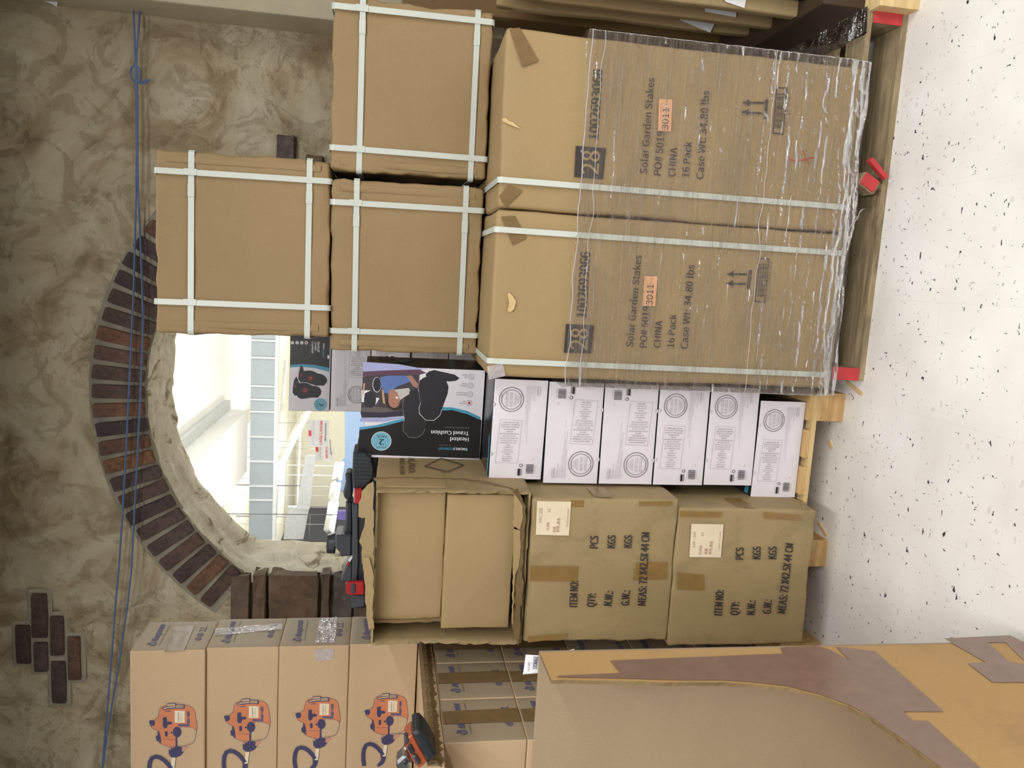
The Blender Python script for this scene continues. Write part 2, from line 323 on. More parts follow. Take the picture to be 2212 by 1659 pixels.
class Print:
    """flat printing collected into one mesh lying just on a face"""
    def __init__(self, face, mapf=None, lift=.0009): self.f = face; self.V = []; self.Fc = []; self.M = []; self.mats = []; self.map = mapf or face.hit; self.lift = lift; self.n = 0; self.sep = False
    def mi(self, m):
        if m not in self.mats: self.mats.append(m)
        return self.mats.index(m)
    def L(self): self.n += 1; return self.lift + self.n*.00002
    def add(self, pts, faces, m):
        b = len(self.V); l = self.L(); self.V += [self.f.P(s, t, l) for s, t in pts]; i = self.mi(m)
        for f in faces: self.Fc.append([b+k for k in f]); self.M.append(i)
    def poly(self, pts, m):
        q = [self.map(*p) for p in pts]; self.tri(q, m)
    def tri(self, q, m):
        from mathutils.geometry import tessellate_polygon
        self.add(q, tessellate_polygon([[Vector((a, b, 0)) for a, b in q]]), m)
    def ell(self, c, rx, ry, m, rot=0, n=28, ring=0):
        pts = [(c[0]+rx*math.cos(a)*math.cos(rot)-ry*math.sin(a)*math.sin(rot), c[1]+rx*math.cos(a)*math.sin(rot)+ry*math.sin(a)*math.cos(rot)) for a in [2*PI*i/n for i in range(n)]]
        if ring:
            k = 1-ring/max(rx, ry); inn = [(c[0]+(p[0]-c[0])*k, c[1]+(p[1]-c[1])*k) for p in pts]
            q = [self.map(*p) for p in pts+inn]; self.add(q, [(i, (i+1) % n, n+(i+1) % n, n+i) for i in range(n)], m)
        else: self.tri([self.map(*p) for p in pts], m)
    def line(self, pts, wd, m, closed=False):
        if closed: pts = pts + [pts[0]]
        for a, b in zip(pts, pts[1:]):
            dx, dy = b[0]-a[0], b[1]-a[1]; l = math.hypot(dx, dy) or 1; nx, ny = -dy/l*wd/2, dx/l*wd/2; ex, ey = dx/l*wd*.3, dy/l*wd*.3
            self.poly([(a[0]+nx-ex, a[1]+ny-ey), (b[0]+nx+ex, b[1]+ny+ey), (b[0]-nx+ex, b[1]-ny+ey), (a[0]-nx-ex, a[1]-ny-ey)], m)
    def text(self, txt, A, B, h, m, bold=.0):
        if self.sep:            # large lettering: every line of print its own part
            q = Print(self.f, self.map, self.lift); q.n = self.n; q.text(txt, A, B, h, m, bold); self.n += 3; q.build('printed_text'); return
        V, Fc = glyphs(txt)
        if not V: return
        ex, ey = B[0]-A[0], B[1]-A[1]; l = math.hypot(ex, ey); ux, uy = ey/l*h, -ex/l*h      # up = baseline turned left
        for k in ((0,) if not bold else (-1, 0, 1)):
            kx, ky = ex/l*h*bold*2.2*k, ey/l*h*bold*2.2*k
            self.add([self.map(A[0]+kx+ex*v[0]+ux*v[1], A[1]+ky+ey*v[0]+uy*v[1]) for v in V], Fc, m)
    def build(self, name='print'):
        me = mesh(name, self.V, self.Fc, self.mats, fm=self.M); return link(name, me, self.f.root)
def zm(x0, y0, sc): return lambda x, y: (x0+x/sc, y0+y/sc)
def strap(root, dims, plane, pos, wd=.0155, th=.0022, name='strap', amp=0.0):
    """band round the whole carton: plane 'v' stands at x=pos, 'h' lies at z=pos"""
    w_, d_, h_ = dims; g = .004; r = .012
    if plane == 'v': g = .0065; hw, hh, cz = d_/2+g, h_/2+g*.5, h_/2
    else: hw, hh, cz = w_/2+g, d_/2+g, 0
    path = []
    for cx, cy, a0 in ((hw-r, hh-r, 0), (-hw+r, hh-r, PI/2), (-hw+r, -hh+r, PI), (hw-r, -hh+r, 1.5*PI)):
        for k in range(5): a = a0+k*PI/8; path.append((cx+r*math.cos(a), cy+r*math.sin(a), math.cos(a), math.sin(a)))
    V, Fc = [], []; n = len(path)
    for i, (a, b, na, nb) in enumerate(path):
        for s, t in ((-wd/2, 0), (wd/2, 0), (wd/2, th), (-wd/2, th)):
            p, q = a+na*t, b+nb*t
            V.append((pos+s, p, q+cz) if plane == 'v' else (p, q, pos+s))
    for i in range(n):
        j = (i+1) % n
        for k in range(4): Fc.append((i*4+k, i*4+(k+1) % 4, j*4+(k+1) % 4, j*4+k))
    return link(name, mesh(name, V, Fc, M_STRAP), root)
def patch(face, pts, m, name, lift=.0012, cuts=10, amp=.0006, mapf=None):
    """tape or sticker: a quad (4 pixel corners) gridded and faintly rippled"""
    q = [(mapf or face.hit)(*p) for p in pts]; V, Fc = [], []
    for i in range(cuts+1):
        for j in range(cuts+1):
            u, v = i/cuts, j/cuts
            s = (q[0][0]*(1-u)+q[1][0]*u)*(1-v)+(q[3][0]*(1-u)+q[2][0]*u)*v; t = (q[0][1]*(1-u)+q[1][1]*u)*(1-v)+(q[3][1]*(1-u)+q[2][1]*u)*v
            V.append(face.P(s, t, lift+amp*noise.noise(Vector((s*60, t*60, len(name))))))
    for i in range(cuts):
        for j in range(cuts): a = i*(cuts+1)+j; Fc.append((a, a+1, a+cuts+2, a+cuts+1))
    return link(name, mesh(name, V, Fc, m, True), face.root)
def px_slab(name, pts, Y, depth, m, parent=None, bev=.0015, jag=0):
    """solid cut to an outline measured on the plane y=Y and given real depth behind it"""
    q = [aty(x, y, Y) for x, y in pts]
    if jag:
        qq = []
        for a, b in zip(q, q[1:]+q[:1]):
            k = max(1, int((b-a).length/.012))
            for i in range(k): p = a.lerp(b, i/k); qq.append(p+Vector((noise.noise(p*90), 0, noise.noise(p*90+Vector((5, 5, 5)))))*jag)
        q = qq
    bm = bmesh.new(); vs_ = [bm.verts.new(p) for p in q]; f = bm.faces.new(vs_)
    ex = bmesh.ops.extrude_face_region(bm, geom=[f]); bmesh.ops.translate(bm, verts=[v for v in ex['geom'] if isinstance(v, bmesh.types.BMVert)], vec=(0, depth, 0))
    if bev and not jag:
        bmesh.ops.bevel(bm, geom=bm.edges[:], offset=bev, segments=1, affect='EDGES')
    o = link(name, bm_mesh(name, bm, m))
    if parent: o.parent = parent; o.matrix_parent_inverse = wmat(parent).inverted()
    return o
def tube(name, pts, r, m, seg=8, parent=None, closed=False):
    pts = [Vector(p) for p in pts]; V, Fc = [], []
    for i, p in enumerate(pts):
        t = (pts[min(i+1, len(pts)-1)]-pts[max(i-1, 0)]).normalized(); a = t.cross(Vector((0, 1, .01))).normalized(); b = t.cross(a)
        for k in range(seg): an = 2*PI*k/seg; V.append(p+(a*math.cos(an)+b*math.sin(an))*r)
    for i in range(len(pts)-1):
        for k in range(seg): j = (k+1) % seg; Fc.append((i*seg+k, i*seg+j, (i+1)*seg+j, (i+1)*seg+k))
    Fc.append(tuple(range(seg))[::-1]); Fc.append(tuple((len(pts)-1)*seg+k for k in range(seg)))
    o = link(name, mesh(name, V, Fc, m, True)); 
    if parent: o.parent = parent; o.matrix_parent_inverse = wmat(parent).inverted()
    return o
def pbox(name, size, center, m, parent=None, bev=.002, rot=None):
    o = link(name, bm_mesh(name, box_bm(size, (0, 0, 0), bev, rot), m), None, center)
    if parent: o.parent = parent; o.matrix_parent_inverse = wmat(parent).inverted()
    return o

# ================================================================== setting
WY = 3.45; WT = .405; AC = Vector((-.58, WY, 1.441)); RI = 1.002; RO = 1.215; JX = -1.385; JR = AC.x*2-JX; SZ = AC.z+math.sqrt(RI**2-(AC.x-JX)**2)
me = mesh('floor', [(-5, -3, 0), (6, -3, 0), (6, 26, 0), (-5, 26, 0)], [(0, 1, 2, 3)], M_FLOOR); tag(link('floor', me), kind='structure')
def plaster_h(p):
    a = noise.noise(p*2.3+Vector((3, 0, 9))); b = noise.noise(p*6.1); c = noise.noise(p*15); f = noise.fractal(p*4.2, .9, 2.1, 5)
    t = math.tanh((f+a*.5)*7)*.5; t2 = math.tanh((b-.1)*9)*.35
    return .009*t + .005*t2 + .0025*c + .008*a
nx, nz, x0, x1, z0, z1 = 420, 320, -3.1, 1.5, 0.0, 3.45
V = []; idx = {}; Fc = []
for j in range(nz+1):
    for i in range(nx+1):
        x = x0+(x1-x0)*i/nx; z = z0+(z1-z0)*j/nz; V.append((x, WY-plaster_h(Vector((x, 0, z))), z))
for j in range(nz):
    for i in range(nx):
        x = x0+(x1-x0)*(i+.5)/nx; z = z0+(z1-z0)*(j+.5)/nz; rr = math.hypot(x-AC.x, z-AC.z)
        inside = (JX-.02 < x < JR+.02 and 1.3 < z < AC.z+.6) or (z > SZ-.05 and rr < RI+.06 and abs(x-AC.x) < .85)
        if z < 1.34: inside = False
        if not inside: a = j*(nx+1)+i; Fc.append((a, a+1, a+nx+2, a+nx+1))
wall = link('wall_back', mesh('wall_back', V, Fc, M_PLASTER, True)); tag(wall, kind='structure')
# reveal: left jamb, arch soffit, right jamb and sill, one rough plaster band with depth
path = [(JX, 1.34)] + [(JX, 1.34+(SZ-1.34)*i/16) for i in range(1, 17)]
a0 = math.atan2(JX-AC.x, SZ-AC.z)
path += [(AC.x+RI*math.sin(a0*(1-2*i/90)), AC.z+RI*math.cos(a0*(1-2*i/90))) for i in range(1, 91)]
path += [(JR, SZ-(SZ-1.34)*i/16) for i in range(1, 17)] + [(JR-(JR-JX)*i/30, 1.34) for i in range(1, 31)]
V, Fc = [], []; nd = 22
for i, (x, z) in enumerate(path):
    d = Vector((AC.x-x, 0, 1.75-z)).normalized()
    for k in range(nd+1):
        y = WY-.004+(WT)*k/nd; p = Vector((x, y, z)); rr = .006*noise.noise(p*7)+.005*noise.noise(p*20)+.006*math.tanh(noise.fractal(p*6, .8, 2, 4)*6)
        V.append(p+d*(rr+ (.006 if 0 < k < nd else 0)))
for i in range(len(path)-1):
    for k in range(nd): a = i*(nd+1)+k; Fc.append((a, a+1, a+nd+2, a+nd+1))
rv = link('arch_reveal', mesh('arch_reveal', V, Fc, M_REVEAL, True), wall)
# back skin of the wall (seen only from beyond) and mortar bed under the brick ring
V, Fc = [], []
n = 80
for i in range(n+1):
    a = a0*(1-2*i/n)
    for R_, y in ((RI-.004, WY+.02), (RI-.004, WY-.004), (RO+.012, WY-.006), (RO+.012, WY+.02)): V.append((AC.x+R_*math.sin(a*1.02), y+.002*noise.noise(Vector((a*9, R_*9, 0))), AC.z+R_*math.cos(a*1.02)))
for i in range(n):
    for k in range(3): Fc.append((i*4+k, i*4+k+1, i*4+k+5, i*4+k+4))
link('mortar', mesh('mortar', V, Fc, M_MORTAR, True), wall)
def rough_block(name, wx, wz, dy, seed, taper=0, m=M_BRICK, n=5, amp=.004):
    bm = bmesh.new(); bmesh.ops.create_cube(bm, size=1); bmesh.ops.bevel(bm, geom=bm.edges[:], offset=.05, segments=1, affect='EDGES')
    bmesh.ops.subdivide_edges(bm, edges=bm.edges[:], cuts=1, use_grid_fill=True)
    for v in bm.verts:
        x, y, z = v.co; x *= wx*(1+taper*z); v.co = Vector((x, y*dy, z*wz)); v.co += noise.noise_vector(v.co*30+Vector((seed, seed, 0)))*amp
    return bm_mesh(name, bm, m, False)
bmes = [rough_block('brick', .0565, RO-RI-.008, .05, s, .085, amp=.003) for s in range(4)]
NB = 27
for i in range(NB):
    a = a0*(1-2*(i+.5)/NB); R_ = (RI+RO)/2+random.uniform(-.004, .004)
    o = link('brick', bmes[i % 4], wall, (AC.x+R_*math.sin(a), WY+random.uniform(.0, .008), AC.z+R_*math.cos(a))); o.rotation_euler = (0, a+random.uniform(-.01, .01), 0)
for k, (xa, ya, xb, yb) in enumerate(((39.6, 1347, 68.5, 1430), (73, 1279.6, 104, 1374), (78, 1384.7, 106, 1447), (113, 1328, 140, 1412), (115.8, 1425, 143.7, 1515), (150.5, 1372, 175.6, 1465))):
    p, q = aty(xa, yb, WY), aty(xb, ya, WY); c = (p+q)/2
    o = link('brick', rough_block('brick', abs(q.x-p.x), abs(p.z-q.z), .05, k+9, 0, amp=.003), wall, (c.x, WY+.004, c.z))
    bed = link('mortar', rough_block('mortar', abs(q.x-p.x)+.035, abs(p.z-q.z)+.035, .03, k+3, 0, M_MORTAR, amp=.003), wall, (c.x, WY+.006, c.z))
for k, (xa, ya, xb, yb) in enumerate(((600, 297, 640, 356), (662, 340, 700, 400), (500, 1236, 542, 1350), (547, 1233, 579, 1345), (584, 1233, 690, 1350), (693, 1233, 715, 1345), (720, 1236, 762, 1350), (766, 1236, 850, 1350), (855, 1236, 930, 1350))):
    p, q = aty(xa, yb, WY), aty(xb, ya, WY); c = (p+q)/2
    o = link('stone', rough_block('stone', abs(q.x-p.x), abs(p.z-q.z), .09, k*3.3, 0, M_STONE, amp=.009), wall, (c.x, WY-.006 if k > 1 else WY, c.z))
# vertical plaster pilaster at the right end of the wall, and what lies past the arch
PX = aty(520, 22, 3.24).x
pil = pbox('wall_right', (.55, .42, 3.4), (PX+.275, 3.45, 1.7), flat('smooth_beige_wall', (176, 164, 138), .7, 0, .1), None, .01); tag(pil, kind='structure')
WCEIL = flat('white_ceiling', (238, 238, 234), .8, var=.01); CRM = flat('cream_ceiling', (228, 224, 204), .8, var=.02)
def quadbox(name, x0, x1, y0, y1, z0, z1, m, **kw): o = pbox(name, (x1-x0, y1-y0, z1-z0), ((x0+x1)/2, (y0+y1)/2, (z0+z1)/2), m, None, 0); tag(o, **kw); return o
quadbox('ceiling', -8, 6, WY+.5, 12.6, 3.95, 4.05, WCEIL, kind='structure')
quadbox('ceiling', -8, 8, 13.0, 26, 4.3, 4.4, CRM, kind='structure')
quadbox('wall_far', -8, 8, 25.6, 25.8, 0, 4.4, CRM, kind='structure')
sof = quadbox('ceiling_soffit', -3.35, -2.35, WY+.6, 12.6, 3.6, 3.95, WCEIL, label='long white ceiling soffit running away from the arch', cat='soffit')
quadbox('trim_1', -2.35, -2.2, WY+.6, 12.6, 3.86, 3.95, flat('grey_white_trim', (206, 208, 206), .7), kind='structure')
quadbox('trim_2', -3.5, -3.35, WY+.6, 12.6, 3.7, 3.95, flat('beige_trim', (214, 200, 180), .7), kind='structure')
# fascia of grey-blue panels hung across the store
fz1 = aty(540, 1000, 12.7).z; fz0 = aty(592, 1000, 12.7).z
fas = empty('ceiling_fascia', (-2, 12.7, fz0)); tag(fas, 'grey-blue panelled fascia hung across the store ceiling beyond the arch', 'fascia')
M_FAS = flat('pale_blue_panel', (176, 186, 192), .4, var=.03); M_DIV = flat('white_divider', (240, 242, 244), .5)
xs = [aty(566, y, 12.7).x for y in (1165, 1078, 1048, 995, 942, 888, 862, 833, 772, 735, 690, 640)]
for a, b in zip(xs, xs[1:]): o = pbox('panel', (abs(b-a)-.02, .06, fz1-fz0), ((a+b)/2, 12.7, (fz0+fz1)/2), M_FAS, fas, .004)
for a in xs[1:]: pbox('divider', (.025, .09, fz1-fz0), (a, 12.68, (fz0+fz1)/2), M_DIV, fas, .003)
pbox('lower_rail', (xs[-1]-xs[0], .12, .05), ((xs[-1]+xs[0])/2, 12.68, fz0-.025), M_DIV, fas, .004)
M_TUBE = emis('lit_tube', (255, 252, 244), 4.0)
def fixture(pA, pB, Y0, zz, label):
    zz = 2.3 if pA[0] > 700 else 3.3; A = atz(pA[0], pA[1], zz); B = atz(pB[0], pB[1], zz)
    if (B-A).length > 4: B = A+(B-A).normalized()*4
    r = empty('tube_light', (A+B)/2); tag(r, label, 'light', 'fluorescent tube lights in the store beyond the arch')
    tube('tube', [A, B], .035, M_TUBE, 8, r); tube('housing', [A+Vector((0, 0, .09)), B+Vector((0, 0, .09))], .07, flat('fixture_white', (232, 232, 226), .5), 4, r)
    for q in (A.lerp(B, .2), A.lerp(B, .8)): tube('rod', [q+Vector((0, 0, .1)), Vector((q.x, q.y, 3.96 if q.y < 12.6 else 4.31))], .004, M_DIV, 4, r)
for k, (a, b) in enumerate((((592, 1044), (612, 1000)), ((613, 998), (636, 952)), ((640, 946), (655, 915)), ((657, 912), (668, 890)), ((718, 1146), (728, 1085)), ((727, 1078), (733, 1045)), ((735, 1035), (740, 1000)))):
    fixture(a, b, 0, 3.3, ['lit tube nearest the panelled fascia, lowest on the left', 'lit tube next along the sloping row left of the ladies room sign', 'lit tube just behind the ladies room sign', 'lit tube half hidden under the stacked travel cushion box', 'long lit tube left of the black power tool', 'lit tube between the hanging sign and the toolbox', 'far lit tube under the men sign'][k])
# hanging signs
def sign(name, quad, Y, lines, label):
    q = [aty(x, y, Y) for x, y in quad]; c = sum(q, Vector())/4; r = pbox(name, (abs(q[1].x-q[0].x), .012, abs(q[0].z-q[3].z)), (c.x, Y, c.z), M_PAPER, None, .002)
    tag(r, label, 'sign'); f = Face(r, (0, .012, 0), 'front'); P = Print(f, lift=.003)
    for kind, args in lines: getattr(P, kind)(*args)
    P.build('lettering')
    for dx in (-.35, .35): tube('wire', [Vector((c.x+dx*abs(q[1].x-q[0].x), Y, q[0].z)), Vector((c.x+dx*abs(q[1].x-q[0].x), Y, 4.35))], .004, M_GREYT, 5, r)
RI_ = flat('red_sign_ink', (214, 84, 84), .6); GI_ = flat('grey_sign_ink', (140, 140, 140), .6)
z = zm(620, 880, 12.76)
sign('restroom_sign', [z(560, 1070), z(590, 340), z(1150, 340), z(1145, 1075)][0:1]+[z(600, 340), z(1150, 345), z(1140, 1070)], 15,
     [('text', ('LADIES ROOM', z(965, 1018), z(985, 385), 6, RI_, .02)), ('line', ([z(1070, 440), z(1057, 900)], 2.2, GI_)), ('poly', ([z(1020, 870), z(1090, 870), z(1055, 950)], GI_)), ('poly', ([z(590, 635), z(665, 630), z(680, 790), z(600, 792)], RI_)), ('text', ('FACILITIES FOR', z(735, 1020), z(760, 370), 2.5, M_LILAC))],
     'white hanging sign reading ladies room in red with arrow')
sign('restroom_sign', [z(770, 1475), z(770, 1080), z(1290, 1080), z(1290, 1475)], 15.4,
     [('text', ("MEN'S R", z(1130, 1395), z(1125, 990), 5.5, RI_, .02)), ('line', ([z(1185, 880), z(1212, 1280)], 2.0, GI_)), ('poly', ([z(1185, 1260), z(1240, 1250), z(1215, 1325)], GI_)), ('poly', ([z(780, 1095), z(850, 1085), z(872, 1220), z(800, 1228)], RI_)), ('text', ('FACILITIES', z(935, 1415), z(930, 1080), 2.5, M_LILAC))],
     "white hanging sign reading men's in red, behind the ladies room sign")
for k, (a, b, r_) in enumerate((((590, 1160), (620, 740), .05), ((640, 1150), (650, 900), .03), ((755, 1150), (758, 900), .05), ((700, 1150), (706, 900), .03), ((668, 1165), (676, 900), .03))):
    o = tube('ceiling_pipe', [atz(a[0], a[1], 3.9), atz(a[0], a[1], 3.9).lerp(atz(b[0], b[1], 3.9), .9)], r_, M_DIV, 8); tag(o, 'white ceiling pipe beyond the arch, ' + ['just under the panelled fascia', 'between the fascia and the tube lights', 'lowest, above the black toolbox', 'beside the long lit tube', 'above the hanging signs'][k], 'pipe')
for k, pts in enumerate((((640, 1100), (660, 985), (682, 985), (668, 1100)), ((612, 1165), (622, 1095), (668, 1095), (655, 1165)))):
    o = px_slab('hanging_baffle', pts, 14+k, .08, M_DIV); tube('wire', [Vector((o.bound_box[0][0]+.3, 14+k+.5, aty(*pts[1], 14).z)), Vector((o.bound_box[0][0]+.3, 14+k+.5, 4.31))], .01, M_GREYT, 4, o); tag(o, ['angled white baffle left of the hanging signs', 'angled white baffle nearest the left jamb of the arch'][k], 'panel')
o = px_slab('blue_banner', [(745, 740), (800, 740), (800, 1060), (722, 1060), (722, 1010), (745, 990)], 25.5, .095, flat('sky_blue_panel', (168, 196, 238), .6)); tag(o, 'pale blue window panel at the far end of the store', 'panel')
o = px_slab('purple_sign', [(728, 1104), (750, 1104), (750, 1124), (728, 1122)], 9, .05, flat('purple_card', (110, 98, 170), .5)); q = aty(728, 1112, 9.02); tube('wire', [q, Vector((q.x, q.y, 3.96))], .006, M_GREYT, 4, o); tag(o, 'small purple sign just above the black toolbox', 'sign')

# ================================================================== pallets
def pallet_stringer(x0, x1, y0, dp, label):
    r = empty('wooden_pallet', ((x0+x1)/2, y0+dp/2, 0)); tag(r, label, 'pallet')
    for i in range(5): pbox('bottom_board' , (x1-x0, .1 if i else .125, .018), ((x0+x1)/2, y0+.06+(dp-.12)*i/4, .009), W_OLD, r, .002)
    for k, x in enumerate((x0+.02, (x0+x1)/2, x1-.02)):
        s = pbox('stringer', (.038, dp-(.12 if k == 1 else 0), .089), (x, y0+dp/2+(.06 if k == 1 else 0), .0625), W_OLD, r, .002)
        if k != 1:
            e = pbox('painted_end', (.0385, .004, .0885), (x, y0-.001, .0625), M_REDPAINT, None, .001); e.parent = s; e.matrix_parent_inverse = Matrix.Translation(s.location).inverted()
    for i in range(7): pbox('deck_board', (x1-x0, .095, .017), ((x0+x1)/2, y0+.05+(dp-.1)*i/6, .1155), W_OLD, r, .002)
    return r
pl1 = pallet_stringer(-.25, .812, 2.12, 1.0, 'weathered pallet with red painted ends under the wrapped tall cartons')
e = pbox('broken_stringer', (.04, .06, .06), (.33, 2.13, .07), W_OLD, pl1, .004, Matrix.Rotation(.5, 3, 'Y')); 
e2 = pbox('painted_splinter', (.036, .006, .05), (.332, 2.098, .072), M_REDPAINT, pl1, .002, Matrix.Rotation(.5, 3, 'Y'))
e3 = pbox('painted_splinter', (.014, .02, .075), (.372, 2.10, .052), M_REDPAINT, pl1, .002, Matrix.Rotation(.7, 3, 'Y'))
def pallet_block(x0, x1, y0, dp, label, m=W_NEW, nb=6, mid=True):
    r = empty('wooden_pallet', ((x0+x1)/2, y0+dp/2, 0)); tag(r, label, 'pallet')
    for x in ((x0+.045, (x0+x1)/2, x1-.045) if mid else (x0+.045, x1-.045)):
        for y in (y0+.045, y0+dp/2, y0+dp-.045): pbox('block', (.09, .09, .089), (x, y, .0445), m, r, .002)
    for y in (y0+.045, y0+dp/2, y0+dp-.045): pbox('cross_board', (x1-x0, .09, .015), ((x0+x1)/2, y, .0965), W_PAL, r, .0015)
    for i in range(nb): pbox('deck_board', (.09, dp, .016), (x0+.045+(x1-x0-.09)*i/(nb-1), y0+dp/2, .112), m, r, .0015)
    return r
pallet_block(-.872, -.302, 2.2, 1.05, 'small pale pine pallet under the white boxes and the dusty cartons', nb=5, mid=False)
pallet_block(-1.9, -1.12, 1.84, .75, 'pine pallet under the trimmer cartons on the left')
p = atz(1985, 25, 0)
pl4 = pallet_block(p.x+.004, p.x+.804, p.y, .9, 'pine pallet at the far right under the black steel stand', W_PAL)

# ================================================================== tall wrapped cartons
def carton(name, label, wd, dp, ht, loc, rz, mat, group=None, **kw):
    me = softbox(name, wd, dp, ht, mat, **kw); o = link(name, me, None, loc, rz); tag(o, label, 'box', group)
    return o
BY, BD = 2.11, .62
def tallbox(x, wd, ht, rz, label, seed):
    o = carton('tall_carton', label, wd, BD, ht, (x, BY+BD/2, .1245), rz, K_B, 'tall garden stake cartons', r=.012, n=20, amp=.004, seed=seed, crush=.001)
    return o, (wd, BD, ht)
B1, d1 = tallbox(.4155, .463, 1.025, .0, 'tall shrink-wrapped garden stake carton on the right, red scribble near its base', 1)
B2, d2 = tallbox(-.0485, .457, 1.027, -.0, 'tall shrink-wrapped garden stake carton on the left, beside the white boxes', 2)
f1, f2 = Face(B1, d1, 'front', .003), Face(B2, d2, 'front', .003)
def arrows(P, tips, ends, bar):
    for t, e in zip(tips, ends):
        P.line([t, e], 4.2, INK); P.poly([t, (t[0]+13, t[1]-7.5), (t[0]+12, t[1]), (t[0]+13, t[1]+7.5)], INK)
    P.poly(bar, INK)
def barcode(P, q, m=INK, n=34, seed=3):
    rnd = random.Random(seed); L4 = lambda u, v: ((q[0][0]*(1-u)+q[1][0]*u)*(1-v)+(q[3][0]*(1-u)+q[2][0]*u)*v, (q[0][1]*(1-u)+q[1][1]*u)*(1-v)+(q[3][1]*(1-u)+q[2][1]*u)*v)
    for u0, u1, v0, v1 in ((0, 1, 0, .03), (0, 1, .97, 1), (0, .1, 0, 1), (.9, 1, 0, 1)): P.poly([L4(u0, v0), L4(u1, v0), L4(u1, v1), L4(u0, v1)], m)
    v = .12
    while v < .88: b = rnd.choice((.005, .009, .014)); P.poly([L4(.16, v), L4(.84, v), L4(.84, v+b), L4(.16, v+b)], m); v += b+rnd.choice((.006, .01, .014))
def stake_print(f, z, T, q28, t28, stick, tst):
    P = Print(f); P.sep = True; P.poly(q28, INK); P.text('28', *t28, K_B, .008)
    for s, A, B, h, b in T: P.text(s, A, B, h, INK, b)
    return P
P = stake_print(f1, None, [('1002693066', (1291.5, 301), (1301.5, 151), 20, .025), ('Solar Garden Stakes', (1397.3, 375.8), (1413.6, 168.7), 15.5, .012), ('PO# 5019', (1427, 379), (1435.3, 284.5), 15.5, .015), ('CHINA', (1458, 382), (1462.8, 319.7), 15, .015), ('16 Pack', (1487.7, 383), (1494, 307), 15, .015), ('Case Wt: 34.80 lbs', (1518.5, 387.5), (1532, 196.7), 15.5, .015)],
    [(1243.6, 315), (1308.7, 320), (1302.4, 387.5), (1240, 382)], ((1292.5, 377), (1295.5, 327), 37), None, None)
arrows(P, [(1605.6, 222), (1603.7, 242.3)], [(1649.6, 222), (1645, 245)], [(1652.6, 214.8), (1658.8, 214.8), (1655, 258.8), (1649, 257)])
barcode(P, [(1676, 188), (1701, 189.4), (1691.8, 291.9), (1668, 289.3)])
P.text('0 0010 02693 06 6', (1701, 285), (1708, 200), 5, INK2)
P.line([(1702, 327), (1700, 336), (1705, 345), (1719, 349), (1738, 345), (1752, 340.5), (1763, 343)], 2.4, M_RED); P.line([(1734, 325), (1740, 343), (1747, 356)], 2.2, M_RED)
P.build()
for q, A, B, f, root in (([(1423.5, 214), (1452, 215.7), (1448.9, 284.4), (1420.8, 282.6)], (1442.5, 280.8), (1445.2, 233.8), f1, B1), ([(1392, 596.6), (1420, 597), (1415, 661.4), (1387, 660.8)], (1408.8, 659), (1411.5, 614.7), f2, B2)):
    s = patch(f, q, M_PEACH, 'sticker', .0018, 4, .0002); PP = Print(f, lift=.0026); PP.text('3011', A, B, 14, INK, .0); t = PP.build('sticker_print'); t.parent = s
P = stake_print(f2, None, [('1002693066', (1266, 686), (1275, 545), 21, .025), ('Solar Garden Stakes', (1367, 750), (1386, 552), 15.5, .012), ('PO# 5019', (1396, 751), (1403.4, 662.6), 15, .015), ('CHINA', (1426, 751), (1430.5, 693.4), 14.5, .015), ('16 Pack', (1455, 751), (1461, 679.8), 14.5, .015), ('Case Wt: 34.80 lbs', (1484.8, 754), (1500, 573), 15.5, .015)],
    [(1222.5, 699.7), (1283, 702.8), (1277, 763.5), (1217.7, 761.7)], ((1267.5, 755.8), (1270.5, 711), 36), None, None)
arrows(P, [(1572, 592), (1570.3, 612.4)], [(1611.7, 592.7), (1609.5, 613.3)], [(1618, 583), (1623.7, 583), (1618.6, 624.7), (1612.7, 624.7)])
barcode(P, [(1639.7, 556.7), (1661.4, 557.9), (1652.3, 654), (1629, 652.9)])
P.text('0 0010 02693 06 6', (1661, 648), (1668, 565), 5, INK2)
P.build()
sx = lambda f, x, y: f.hit(x, y)[0]
strap(B1, d1, 'v', sx(f1, 1450, 418)); strap(B2, d2, 'v', sx(f2, 1440, 521)); strap(B2, d2, 'v', sx(f2, 1440, 795))
patch(f1, [(1100, 62), (1123, 60), (1163, 132), (1128, 145)], M_BROWNTAPE, 'tape'); patch(f1, [(1078, 424), (1098, 400), (1128, 412), (1092, 448)], M_BROWNTAPE, 'tape')
patch(f2, [(1082, 468), (1112, 466), (1137, 515), (1107, 530)], M_BROWNTAPE, 'tape'); patch(f2, [(1052, 792), (1086, 784), (1092, 812), (1056, 820)], M_CLEAR, 'tape')
# torn nicks and splits in the carton board
def tear(f, pts, nm='torn_edge', m=None):
    P = Print(f, lift=.0015); P.poly(pts, m or flat('torn_paper', (198, 170, 122), .8)); return P.build(nm)
tear(f1, [(1084, 257), (1093, 255), (1100, 262), (1108, 264), (1124, 278), (1112, 274), (1098, 268), (1086, 262)])
tear(f2, [(1096, 636), (1100, 632), (1108, 640), (1115, 652), (1110, 668), (1103, 674), (1096, 672), (1100, 655)])
